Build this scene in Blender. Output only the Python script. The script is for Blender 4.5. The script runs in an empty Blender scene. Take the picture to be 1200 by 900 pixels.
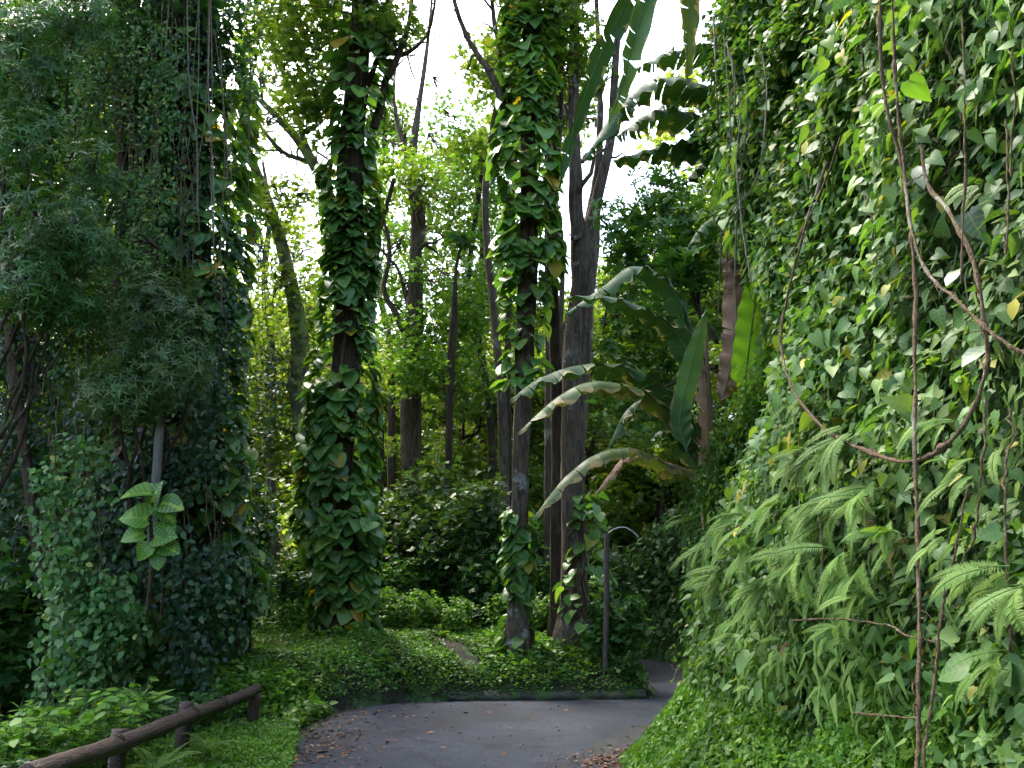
import bpy, math, random
import numpy as np
from mathutils import Vector, Matrix, Quaternion

# ------------------------------------------------------------------ camera, light, exposure
sc = bpy.context.scene
col = sc.collection
PITCH = math.radians(13.0)
FPX = 1039.0                     # focal length in pixels of a 1200 px wide picture
EYE = np.array([0.0, 0.0, 1.6])
cam_d = bpy.data.cameras.new('camera')
cam_d.sensor_width = 36.0
cam_d.lens = 36.0 * FPX / 1200.0
cam_d.clip_end = 2000
cam = bpy.data.objects.new('camera', cam_d)
col.objects.link(cam)
cam.location = EYE
cam.rotation_euler = (math.radians(90) + PITCH, 0, 0)
sc.camera = cam

SUN_EL, SUN_AZ = math.radians(56), math.radians(-38)      # azimuth clockwise from +Y (ahead)
world = bpy.data.worlds.new('World')
sc.world = world
world.use_nodes = True
wn = world.node_tree.nodes
bg = wn['Background']
sky = wn.new('ShaderNodeTexSky')
sky.sky_type = 'NISHITA'
sky.sun_disc = False
sky.sun_elevation = SUN_EL
sky.sun_rotation = SUN_AZ
sky.dust_density = 4.0
sky.air_density = 1.0
sky.ozone_density = 1.0
world.node_tree.links.new(sky.outputs[0], bg.inputs[0])
bg.inputs[1].default_value = 0.15
sun_d = bpy.data.lights.new('sun', 'SUN')
sun_d.energy = 1.5
sun_d.angle = math.radians(28)
sun_d.color = (1.0, 0.95, 0.85)
sun = bpy.data.objects.new('sun', sun_d)
col.objects.link(sun)
sdir = Vector((math.sin(SUN_AZ) * math.cos(SUN_EL), math.cos(SUN_AZ) * math.cos(SUN_EL), math.sin(SUN_EL)))
sun.rotation_euler = sdir.to_track_quat('Z', 'Y').to_euler()
sun.location = (10, 20, 30)
sc.view_settings.view_transform = 'Standard'
sc.view_settings.look = 'None'
sc.view_settings.gamma = 1
sc.view_settings.exposure = 2.85
cy = sc.cycles
cy.max_bounces = 6
cy.diffuse_bounces = 4
cy.glossy_bounces = 2
cy.transmission_bounces = 4
cy.transparent_max_bounces = 4
cy.caustics_reflective = False
cy.caustics_refractive = False
cy.use_denoising = True
cy.use_adaptive_sampling = True
cy.adaptive_threshold = 0.02
cy.sample_clamp_indirect = 4.0

rng = np.random.default_rng(11)
random.seed(11)
Z = np.array([0, 0, 1.0])

# ------------------------------------------------------------------ small maths
def W(px, py, Y):
    """point of the place seen at photo pixel (px, py) at distance Y ahead of the camera"""
    x = (px - 600) / FPX; u = (450 - py) / FPX
    c, s = math.cos(PITCH), math.sin(PITCH)
    d = np.array([x, c - u * s, s + u * c])
    return EYE + d * (Y / d[1])

def norm(a):
    a = np.asarray(a, float)
    return a / np.maximum(np.linalg.norm(a, axis=-1, keepdims=True), 1e-9)

def hash3(ix, iy, iz):
    n = (ix * 374761393 + iy * 668265263 + iz * 1274126177) & 0x7fffffff
    n = ((n ^ (n >> 13)) * 1103515245 + 12345) & 0x7fffffff
    n = ((n ^ (n >> 15)) * 69069 + 1) & 0x7fffffff
    return (n & 0xffffff) / float(0xffffff)

def vnoise(P):
    """smooth value noise 0..1 for (N,3) points"""
    P = np.asarray(P, float)
    I = np.floor(P).astype(np.int64); f = P - I
    f = f * f * (3 - 2 * f)
    r = 0
    for dx in (0, 1):
        for dy in (0, 1):
            for dz in (0, 1):
                w = (f[..., 0] if dx else 1 - f[..., 0]) * (f[..., 1] if dy else 1 - f[..., 1]) * (f[..., 2] if dz else 1 - f[..., 2])
                r = r + w * hash3(I[..., 0] + dx, I[..., 1] + dy, I[..., 2] + dz)
    return r

def sstep(a, b, x):
    t = np.clip((x - a) / (b - a), 0, 1)
    return t * t * (3 - 2 * t)

def spline(pts, n):
    """Catmull-Rom through pts"""
    P = np.asarray(pts, float)
    P = np.vstack([2 * P[0] - P[1], P, 2 * P[-1] - P[-2]])
    m = len(P) - 3
    out = []
    for t in np.linspace(0, m - 1e-6, n):
        i = int(t); u = t - i
        a, b, c, d = P[i], P[i + 1], P[i + 2], P[i + 3]
        out.append(0.5 * ((2 * b) + (-a + c) * u + (2 * a - 5 * b + 4 * c - d) * u * u + (-a + 3 * b - 3 * c + d) * u ** 3))
    return np.array(out)

def bend(a, b, n=9, wob=.12, sag=0.0):
    a, b = np.asarray(a, float), np.asarray(b, float); L = np.linalg.norm(b - a)
    t = np.linspace(0, 1, n)[:, None]
    w = np.cumsum(rng.normal(0, 1, (n, 3)), 0); w = w - w[0] - t * (w[-1] - w[0])
    return a + (b - a) * t + w * wob * L / n ** .5 * .5 + np.array([0, 0, 1]) * sag * L * np.sin(np.pi * t)

def rand_dirs(n, up=0.0):
    v = rng.normal(size=(n, 3)); v[:, 2] += up
    return norm(v)

# ------------------------------------------------------------------ mesh builder (quads only)
def leaf_t(mid, side, z_side=0.06, droop=0.15):
    """leaf template: mid = y stations, side = (half width, y) per station"""
    V, UV = [], []
    for (my, (w, sy)) in zip(mid, side):
        zz = -droop * my * my
        V += [(-w, sy, zz + z_side * (w / 0.4)), (0, my, zz), (w, sy, zz + z_side * (w / 0.4))]
        UV += [(0.5 - w, my), (0.5, my), (0.5 + w, my)]
    F = []
    for i in range(len(mid) - 1):
        a = i * 3
        F += [(a, a + 1, a + 4, a + 3), (a + 1, a + 2, a + 5, a + 4)]
    return np.array(V, float), np.array(F), np.array(UV, float)

def diamond_t(w=0.32, fold=0.07, at=0.42, droop=0.1):
    V = np.array([(0, 0, 0), (w, at, fold), (0, 1, -droop), (-w, at, fold)], float)
    return V, np.array([(0, 1, 2, 3)]), V[:, :2] + (0.5, 0)

DIA = diamond_t()
DIAW = diamond_t(0.42, 0.08, 0.4)
NARROW = diamond_t(0.105, 0.03, 0.4, 0.42)
OVAL = leaf_t([0, .35, .7, 1], [(.02, .0), (.3, .3), (.25, .66), (.01, 1)], .06, .2)
HEART = leaf_t([0, .12, .38, .7, 1], [(.16, -.12), (.36, .0), (.4, .3), (.24, .66), (.01, 1.02)], .09, .28)
HEART3 = leaf_t([0, .3, .7, 1], [(.2, -.08), (.4, .22), (.24, .66), (.01, 1)], .08, .25)
POTHOS = leaf_t([0, .12, .35, .6, .85, 1], [(.2, -.16), (.42, -.03), (.5, .28), (.42, .56), (.2, .84), (.01, 1)], .1, .3)
LANCE = leaf_t([0, .3, .65, 1], [(.02, 0), (.13, .28), (.11, .62), (.01, 1)], .04, .25)

def whorl_t(n, base, tilt):
    Vb, Fb, Ub = base
    V, F, U = [], [], []
    for k in range(n):
        a = 2 * math.pi * k / n + 0.3 * math.sin(k * 5)
        ln = 0.8 + 0.25 * math.sin(k * 7.1)
        ca, sa = math.cos(a), math.sin(a)
        q = Vb * ln
        y, z = q[:, 1] * math.cos(tilt) - q[:, 2] * math.sin(tilt), q[:, 1] * math.sin(tilt) + q[:, 2] * math.cos(tilt)
        V.append(np.stack([q[:, 0] * ca - y * sa, q[:, 0] * sa + y * ca, z], 1))
        F.append(Fb + k * len(Vb)); U.append(Ub)
    return np.vstack(V), np.vstack(F), np.vstack(U)

WHORL = whorl_t(6, NARROW, 0.5)
WHORLW = whorl_t(6, diamond_t(0.2, 0.05, 0.45, 0.25), 0.3)
SPRIG = whorl_t(5, DIA, 0.25)

class B:
    def __init__(s):
        s.V, s.F, s.U, s.A, s.n = [], [], [], [], 0
    def raw(s, V, F, U=None, var=0.5):
        V = np.asarray(V, float)
        s.V.append(V); s.F.append(np.asarray(F) + s.n)
        s.U.append(np.asarray(U, float) if U is not None else np.zeros((len(V), 2)))
        s.A.append(np.broadcast_to(np.asarray(var, float), (len(V),)))
        s.n += len(V)
    def leaves(s, tpl, pos, fwd, up, size, var=None):
        V, F, U = tpl
        N, k = len(pos), len(V)
        if N == 0: return
        y = norm(fwd); x = norm(np.cross(y, up)); z = np.cross(x, y)
        size = np.broadcast_to(np.asarray(size, float), (N,))
        P = (V[None, :, 0, None] * x[:, None] + V[None, :, 1, None] * y[:, None] + V[None, :, 2, None] * z[:, None]) * size[:, None, None] + np.asarray(pos)[:, None]
        if var is None: var = rng.random(N)
        s.V.append(P.reshape(-1, 3))
        s.F.append((F[None] + (np.arange(N) * k)[:, None, None]).reshape(-1, 4) + s.n)
        s.U.append(np.tile(U, (N, 1)))
        s.A.append(np.repeat(var, k)); s.n += N * k
    def tube(s, pts, rad, sides=7, rough=0.0, var=0.5):
        P = np.asarray(pts, float); M = len(P)
        rad = np.broadcast_to(np.asarray(rad, float), (M,))
        T = norm(np.gradient(P, axis=0))
        ref = np.array([1.0, 0.13, 0.05]) if abs(T[0][2]) > .6 else Z
        S = norm(np.cross(T, ref)); N2 = np.cross(S, T)
        a = np.linspace(0, 2 * math.pi, sides, endpoint=False)
        r = rad[:, None] * np.ones(sides)
        if rough:
            lob = 1 + rough * (np.sin(a * 3 + 1.3)[None] * .5 + np.sin(a * 5 + .4)[None] * .4)
            nz = vnoise(np.stack([P[:, None, 2] * 1.7 / 1 + 0 * a, P[:, None, 0] * 2 + np.cos(a)[None] * 1.5, P[:, None, 1] * 2 + np.sin(a)[None] * 1.5], -1))
            r = r * lob * (1 + rough * 1.6 * (nz - .5))
        V = P[:, None] + S[:, None] * (np.cos(a)[None] * r)[..., None] + N2[:, None] * (np.sin(a)[None] * r)[..., None]
        i = np.arange(M - 1)[:, None] * sides; j = np.arange(sides)[None]; j2 = (j + 1) % sides
        F = np.stack([i + j, i + j2, i + sides + j2, i + sides + j], -1).reshape(-1, 4)
        L = np.linspace(0, 1, M)[:, None] * np.ones(sides)
        s.raw(V.reshape(-1, 3), F, np.stack([np.broadcast_to(a / 6.283, (M, sides)), L], -1).reshape(-1, 2), var)
    def mesh(s, name, mat, origin=(0, 0, 0), smooth=False):
        V = (np.vstack(s.V) - np.asarray(origin)).astype(np.float32); F = np.vstack(s.F).astype(np.int32)
        me = bpy.data.meshes.new(name)
        me.vertices.add(len(V)); me.vertices.foreach_set('co', V.ravel())
        me.loops.add(F.size); me.loops.foreach_set('vertex_index', F.ravel())
        me.polygons.add(len(F))
        me.polygons.foreach_set('loop_start', np.arange(len(F), dtype=np.int32) * 4)
        if smooth: me.polygons.foreach_set('use_smooth', np.ones(len(F), bool))
        uvl = me.uv_layers.new(name='UVMap')
        U = np.vstack(s.U).astype(np.float32)
        uvl.data.foreach_set('uv', U[F.ravel()].ravel())
        at = me.attributes.new('var', 'FLOAT', 'POINT')
        at.data.foreach_set('value', np.concatenate(s.A).astype(np.float32))
        me.materials.append(mat)
        me.update(calc_edges=True)
        return me
    def build(s, name, mat, parent=None, origin=None, smooth=False, kind=None):
        if s.n == 0: return None
        if parent is not None: org = np.array(parent.location)
        else: org = np.asarray(origin if origin is not None else (0, 0, 0), float)
        ob = bpy.data.objects.new(name, s.mesh(name, mat, org, smooth))
        col.objects.link(ob)
        if parent is not None: ob.parent = parent
        else: ob.location = org
        if kind: ob['kind'] = kind
        return ob

def thing(name, loc, label, cat, group=None):
    o = bpy.data.objects.new(name, None)
    o.empty_display_size = 0.2
    col.objects.link(o); o.location = tuple(loc)
    o['label'] = label; o['category'] = cat
    if group: o['group'] = group
    return o

def tag(o, label, cat, group=None):
    o['label'] = label; o['category'] = cat
    if group: o['group'] = group
    return o

def leaf_objs(parent, meshes, pos, fwd, up, size, name='leaf'):
    y = norm(fwd); x = norm(np.cross(y, up)); z = np.cross(x, y)
    size = np.broadcast_to(np.asarray(size, float), (len(pos),))
    o = np.array(parent.location) if parent else np.zeros(3)
    for i in range(len(pos)):
        ob = bpy.data.objects.new(name, meshes[i % len(meshes)])
        col.objects.link(ob)
        if parent: ob.parent = parent
        k = size[i]; p = pos[i] - o
        ob.matrix_basis = Matrix(((x[i][0] * k, y[i][0] * k, z[i][0] * k, p[0]), (x[i][1] * k, y[i][1] * k, z[i][1] * k, p[1]),
                                  (x[i][2] * k, y[i][2] * k, z[i][2] * k, p[2]), (0, 0, 0, 1)))

def kids(root):
    return KIDS.get(root.name, [])
KIDS = {}
def dup(root, loc, rz=0.0, scale=1.0, label=None, parts=None):
    c = root.copy(); col.objects.link(c)
    c.location = tuple(loc); c.rotation_euler = (0, 0, rz)
    c.scale = (scale, scale, scale) if np.isscalar(scale) else scale
    if label: c['label'] = label
    for ch in (parts or []):
        d = ch.copy(); col.objects.link(d); d.parent = c
    return c

# ------------------------------------------------------------------ materials
def newmat(name):
    m = bpy.data.materials.new(name); m.use_nodes = True
    nt = m.node_tree; nt.nodes.clear()
    out = nt.nodes.new('ShaderNodeOutputMaterial')
    return m, nt, nt.nodes, nt.links, out

def ramp(n, stops):
    r = n.new('ShaderNodeValToRGB')
    e = r.color_ramp.elements
    while len(e) < len(stops): e.new(0.5)
    for el, (p, c) in zip(e, stops):
        el.position = p; el.color = (*c, 1)
    return r

def leafmat(name, stops, trans=0.35, rough=0.48, spec=0.28, tcol=(1.5, 1.6, .45), vein=0.0, cloud=0.25, stripes=0, patch=None):
    m, nt, n, l, out = newmat(name)
    at = n.new('ShaderNodeAttribute'); at.attribute_name = 'var'
    oi = n.new('ShaderNodeObjectInfo')
    ad = n.new('ShaderNodeMath'); ad.operation = 'ADD'
    l.new(at.outputs['Fac'], ad.inputs[0]); l.new(oi.outputs['Random'], ad.inputs[1])
    fr = n.new('ShaderNodeMath'); fr.operation = 'FRACT'; l.new(ad.outputs[0], fr.inputs[0])
    r = ramp(n, stops); l.new(fr.outputs[0], r.inputs[0])
    colr = r.outputs[0]
    geo = n.new('ShaderNodeNewGeometry')
    nz = n.new('ShaderNodeTexNoise'); nz.inputs['Scale'].default_value = 1.1; nz.inputs['Detail'].default_value = 2
    l.new(geo.outputs['Position'], nz.inputs['Vector'])
    mr = n.new('ShaderNodeMapRange'); mr.inputs['From Min'].default_value = .3; mr.inputs['From Max'].default_value = .7
    mr.inputs['To Min'].default_value = 1 - cloud; mr.inputs['To Max'].default_value = 1 + cloud
    l.new(nz.outputs[0], mr.inputs[0])
    mx = n.new('ShaderNodeVectorMath'); mx.operation = 'SCALE'
    l.new(colr, mx.inputs[0]); l.new(mr.outputs[0], mx.inputs['Scale'])
    colr = mx.outputs[0]
    if vein or patch:
        uv = n.new('ShaderNodeUVMap')
        sp = n.new('ShaderNodeSeparateXYZ'); l.new(uv.outputs[0], sp.inputs[0])
        dx = n.new('ShaderNodeMath'); dx.operation = 'SUBTRACT'; l.new(sp.outputs[0], dx.inputs[0]); dx.inputs[1].default_value = .5
        ab = n.new('ShaderNodeMath'); ab.operation = 'ABSOLUTE'; l.new(dx.outputs[0], ab.inputs[0])
    if vein:
        # side veins run forward from the midrib
        w = n.new('ShaderNodeMath'); w.operation = 'MULTIPLY_ADD'; l.new(ab.outputs[0], w.inputs[0]); w.inputs[1].default_value = -0.6
        l.new(sp.outputs[1], w.inputs[2])
        w2 = n.new('ShaderNodeMath'); w2.operation = 'MULTIPLY'; l.new(w.outputs[0], w2.inputs[0]); w2.inputs[1].default_value = stripes or 50
        sn = n.new('ShaderNodeMath'); sn.operation = 'SINE'; l.new(w2.outputs[0], sn.inputs[0])
        sm = n.new('ShaderNodeMapRange'); sm.inputs['From Min'].default_value = .6; sm.inputs['From Max'].default_value = 1
        sm.inputs['To Max'].default_value = vein; l.new(sn.outputs[0], sm.inputs[0])
        mm = n.new('ShaderNodeMapRange'); mm.inputs['From Min'].default_value = .0; mm.inputs['From Max'].default_value = .03
        mm.inputs['To Min'].default_value = vein * 1.6; mm.inputs['To Max'].default_value = 0; l.new(ab.outputs[0], mm.inputs[0])
        mxx = n.new('ShaderNodeMath'); mxx.operation = 'MAXIMUM'; l.new(sm.outputs[0], mxx.inputs[0]); l.new(mm.outputs[0], mxx.inputs[1])
        mc = n.new('ShaderNodeMix'); mc.data_type = 'RGBA'
        l.new(mxx.outputs[0], mc.inputs[0]); l.new(colr, mc.inputs[6]); mc.inputs[7].default_value = (.2, .3, .08, 1)
        colr = mc.outputs[2]
    if patch:   # yellow or brown dead margin and blotches
        nz2 = n.new('ShaderNodeTexNoise'); nz2.inputs['Scale'].default_value = 7; nz2.inputs['Detail'].default_value = 4
        l.new(geo.outputs['Position'], nz2.inputs['Vector'])
        sm2 = n.new('ShaderNodeMath'); sm2.operation = 'MULTIPLY_ADD'; l.new(ab.outputs[0], sm2.inputs[0]); sm2.inputs[1].default_value = patch[1]; l.new(nz2.outputs[0], sm2.inputs[2])
        st = n.new('ShaderNodeMapRange'); st.inputs['From Min'].default_value = patch[2]; st.inputs['From Max'].default_value = patch[2] + .1
        l.new(sm2.outputs[0], st.inputs[0])
        mc = n.new('ShaderNodeMix'); mc.data_type = 'RGBA'
        l.new(st.outputs[0], mc.inputs[0]); l.new(colr, mc.inputs[6]); mc.inputs[7].default_value = (*patch[0], 1)
        colr = mc.outputs[2]
    p = n.new('ShaderNodeBsdfPrincipled')
    l.new(colr, p.inputs['Base Color'])
    p.inputs['Roughness'].default_value = rough
    p.inputs['Specular IOR Level'].default_value = spec
    t = n.new('ShaderNodeBsdfTranslucent')
    tc = n.new('ShaderNodeVectorMath'); tc.operation = 'MULTIPLY'; l.new(colr, tc.inputs[0]); tc.inputs[1].default_value = tcol
    l.new(tc.outputs[0], t.inputs[0])
    ms = n.new('ShaderNodeMixShader'); ms.inputs[0].default_value = trans
    l.new(p.outputs[0], ms.inputs[1]); l.new(t.outputs[0], ms.inputs[2])
    l.new(ms.outputs[0], out.inputs[0])
    return m

def surfmat(name, c1, c2, scale=(6, 6, 1.2), rough=.9, bump=.6, c3=None, c3at=.62, fine=40, spec=.2, detail=6):
    m, nt, n, l, out = newmat(name)
    geo = n.new('ShaderNodeNewGeometry')
    mp = n.new('ShaderNodeMapping'); mp.inputs['Scale'].default_value = scale
    l.new(geo.outputs['Position'], mp.inputs[0])
    nz = n.new('ShaderNodeTexNoise'); nz.inputs['Scale'].default_value = 3; nz.inputs['Detail'].default_value = detail; nz.inputs['Roughness'].default_value = .65
    l.new(mp.outputs[0], nz.inputs['Vector'])
    r = ramp(n, [(.35, c1), (.65, c2)]); l.new(nz.outputs[0], r.inputs[0])
    c = r.outputs[0]
    if c3:
        n3 = n.new('ShaderNodeTexNoise'); n3.inputs['Scale'].default_value = 2.2; n3.inputs['Detail'].default_value = 8; n3.inputs['Roughness'].default_value = .7
        l.new(geo.outputs['Position'], n3.inputs['Vector'])
        s3 = n.new('ShaderNodeMapRange'); s3.inputs['From Min'].default_value = c3at; s3.inputs['From Max'].default_value = c3at + .08
        l.new(n3.outputs[0], s3.inputs[0])
        mc = n.new('ShaderNodeMix'); mc.data_type = 'RGBA'; l.new(s3.outputs[0], mc.inputs[0]); l.new(c, mc.inputs[6]); mc.inputs[7].default_value = (*c3, 1)
        c = mc.outputs[2]
    p = n.new('ShaderNodeBsdfPrincipled'); l.new(c, p.inputs['Base Color'])
    p.inputs['Roughness'].default_value = rough; p.inputs['Specular IOR Level'].default_value = spec
    nf = n.new('ShaderNodeTexNoise'); nf.inputs['Scale'].default_value = fine; nf.inputs['Detail'].default_value = 3
    l.new(geo.outputs['Position'], nf.inputs['Vector'])
    av = n.new('ShaderNodeMath'); av.operation = 'ADD'; l.new(nz.outputs[0], av.inputs[0])
    hf = n.new('ShaderNodeMath'); hf.operation = 'MULTIPLY'; l.new(nf.outputs[0], hf.inputs[0]); hf.inputs[1].default_value = .5
    l.new(hf.outputs[0], av.inputs[1])
    b = n.new('ShaderNodeBump'); b.inputs['Strength'].default_value = bump; b.inputs['Distance'].default_value = .04
    l.new(av.outputs[0], b.inputs['Height']); l.new(b.outputs[0], p.inputs['Normal'])
    l.new(p.outputs[0], out.inputs[0])
    return m

G = lambda *a: a
M = {}
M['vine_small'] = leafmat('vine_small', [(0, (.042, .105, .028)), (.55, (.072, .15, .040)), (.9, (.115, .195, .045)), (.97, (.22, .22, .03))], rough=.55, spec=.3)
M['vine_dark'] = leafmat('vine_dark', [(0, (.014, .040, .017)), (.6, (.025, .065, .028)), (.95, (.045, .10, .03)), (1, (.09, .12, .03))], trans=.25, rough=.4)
M['pothos'] = leafmat('pothos', [(0, (.034, .095, .02)), (.5, (.062, .148, .032)), (.85, (.1, .21, .042)), (.97, (.13, .2, .03)), (.985, (.32, .2, .02))], trans=.3, rough=.33, vein=.25, stripes=40)
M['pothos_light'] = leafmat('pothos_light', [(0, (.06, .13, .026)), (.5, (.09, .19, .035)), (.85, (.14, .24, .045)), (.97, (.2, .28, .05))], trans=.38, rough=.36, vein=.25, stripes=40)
M['variegated'] = leafmat('variegated', [(0, (.025, .09, .010)), (1, (.07, .17, .015))], trans=.3, rough=.42, vein=.5, stripes=38, cloud=.15, patch=((.17, .27, .03), -.9, .42))
M['heart'] = leafmat('heart', [(0, (.052, .125, .034)), (.5, (.082, .168, .048)), (.85, (.125, .21, .055)), (.965, (.17, .25, .05)), (.985, (.36, .30, .04))], trans=.33, rough=.5, spec=.22, vein=.25, stripes=32, cloud=.3)
M['heart_big'] = leafmat('heart_big', [(0, (.045, .085, .05)), (1, (.07, .12, .06))], trans=.3, rough=.4, spec=.5, vein=.35, stripes=36)
M['yellow_leaf'] = leafmat('yellow_leaf', [(0, (.28, .30, .03)), (.6, (.45, .38, .04)), (1, (.3, .14, .03))], trans=.45, rough=.5)
M['fern'] = leafmat('fern', [(0, (.075, .155, .03)), (.6, (.11, .20, .04)), (1, (.15, .235, .05))], trans=.35, rough=.6, spec=.15)
M['fern_dead'] = leafmat('fern_dead', [(0, (.16, .07, .035)), (1, (.26, .14, .06))], trans=.2, rough=.8)
M['cover'] = leafmat('cover', [(0, (.05, .13, .014)), (.6, (.09, .20, .022)), (.92, (.15, .26, .03)), (1, (.16, .26, .05))], trans=.35, rough=.45, cloud=.35)
M['grass'] = leafmat('grass', [(0, (.04, .105, .018)), (.55, (.08, .18, .032)), (.92, (.13, .235, .045)), (.98, (.16, .16, .05))], trans=.32, rough=.5, cloud=.45)
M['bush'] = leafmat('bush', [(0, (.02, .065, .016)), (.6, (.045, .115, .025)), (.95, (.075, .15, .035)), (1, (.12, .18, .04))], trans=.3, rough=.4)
M['bush_mid'] = leafmat('bush_mid', [(0, (.025, .075, .018)), (.6, (.055, .14, .03)), (.95, (.09, .19, .04)), (1, (.2, .2, .04))], trans=.3, rough=.5, spec=.3)
M['bush_grey'] = leafmat('bush_grey', [(0, (.028, .064, .018)), (.6, (.05, .098, .026)), (1, (.085, .14, .035))], trans=.25, rough=.45)
M['bush_light'] = leafmat('bush_light', [(0, (.06, .14, .02)), (.6, (.10, .20, .035)), (1, (.16, .27, .05))], trans=.38, rough=.45)
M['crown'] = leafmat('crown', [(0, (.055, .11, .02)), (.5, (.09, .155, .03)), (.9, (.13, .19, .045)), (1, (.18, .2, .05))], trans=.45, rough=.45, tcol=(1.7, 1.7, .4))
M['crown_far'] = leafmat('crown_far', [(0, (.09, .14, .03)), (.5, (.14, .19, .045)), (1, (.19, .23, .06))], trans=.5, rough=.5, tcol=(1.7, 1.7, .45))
M['banana'] = leafmat('banana', [(0, (.012, .042, .016)), (1, (.022, .065, .022))], trans=.12, rough=.5, spec=.12, vein=.22, stripes=170, cloud=.3, patch=((.26, .22, .09), .9, .93))
M['banana_pale'] = leafmat('banana_pale', [(0, (.055, .115, .04)), (1, (.08, .14, .05))], trans=.2, rough=.4, vein=.15, stripes=150, patch=((.30, .22, .10), .9, .95))
M['banana_yellow'] = leafmat('banana_yellow', [(0, (.045, .075, .025)), (1, (.08, .11, .035))], trans=.2, rough=.45, vein=.15, stripes=150, patch=((.24, .18, .08), .9, .80))
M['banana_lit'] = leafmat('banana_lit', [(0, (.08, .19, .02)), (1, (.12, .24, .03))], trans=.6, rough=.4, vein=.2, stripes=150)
M['banana_dead'] = leafmat('banana_dead', [(0, (.13, .07, .05)), (1, (.24, .16, .11))], trans=.1, rough=.85, vein=.1, stripes=120, cloud=.4)
M['litter'] = leafmat('litter', [(0, (.05, .022, .016)), (.6, (.10, .045, .026)), (.88, (.18, .09, .04)), (1, (.3, .2, .09))], trans=.05, rough=.7, tcol=(1, 1, 1))
M['bark'] = surfmat('bark', (.035, .026, .018), (.12, .092, .062), (7, 7, 1.0), bump=1.0, c3=(.25, .25, .21), c3at=.6)
M['bark_pale'] = surfmat('bark_pale', (.03, .022, .014), (.115, .088, .06), (7, 7, 1.0), bump=1.0, c3=(.20, .20, .18), c3at=.58)
M['bark_dark'] = surfmat('bark_dark', (.020, .014, .009), (.065, .046, .028), (7, 7, 1.0), bump=1.0, c3=(.08, .1, .03), c3at=.6)
M['bark_moss'] = surfmat('bark_moss', (.05, .045, .03), (.13, .12, .07), (6, 6, 1.5), bump=1.0, c3=(.20, .24, .08), c3at=.5)
M['liana'] = surfmat('liana', (.06, .038, .022), (.22, .15, .085), (30, 30, 8), bump=1, c3=(.32, .29, .22), c3at=.55)
M['liana_pale'] = surfmat('liana_pale', (.22, .21, .18), (.42, .40, .36), (20, 20, 4), bump=.5)
M['root'] = surfmat('root', (.07, .055, .04), (.20, .17, .13), (20, 20, 3), bump=.5)
M['log'] = surfmat('log', (.018, .011, .007), (.07, .036, .022), (14, 2, 14), bump=.7, c3=(.16, .17, .05), c3at=.62, rough=.6, spec=.4)
M['log_end'] = surfmat('log_end', (.22, .15, .09), (.38, .27, .17), (10, 10, 10), bump=.4)
M['post'] = surfmat('post', (.05, .038, .032), (.11, .085, .07), (14, 14, 2), bump=.6)
M['stem_grey'] = surfmat('stem_grey', (.07, .07, .06), (.17, .16, .14), (14, 14, 2), bump=.6)
M['stem_green'] = surfmat('stem_green', (.05, .09, .03), (.10, .15, .05), (20, 20, 5), bump=.3, rough=.6)
M['soil'] = surfmat('soil', (.014, .012, .009), (.026, .026, .013), (2, 2, 2), bump=1.0, c3=(.03, .065, .018), c3at=.48, fine=25)
M['bank_soil'] = surfmat('bank_soil', (.02, .032, .010), (.04, .07, .018), (2, 2, 2), bump=1.0, c3=(.035, .08, .018), c3at=.5, fine=25)
M['kerb'] = surfmat('kerb', (.025, .025, .02), (.07, .07, .055), (4, 4, 8), bump=1.0, c3=(.03, .07, .015), c3at=.5)
M['apron'] = surfmat('apron', (.025, .025, .026), (.05, .05, .048), (1.5, 1.5, 1), bump=.5, c3=(.03, .045, .015), c3at=.54, fine=70)
M['white_metal'] = surfmat('white_metal', (.28, .29, .29), (.42, .43, .42), (20, 20, 20), bump=.1, rough=.35, spec=.5)

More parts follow.
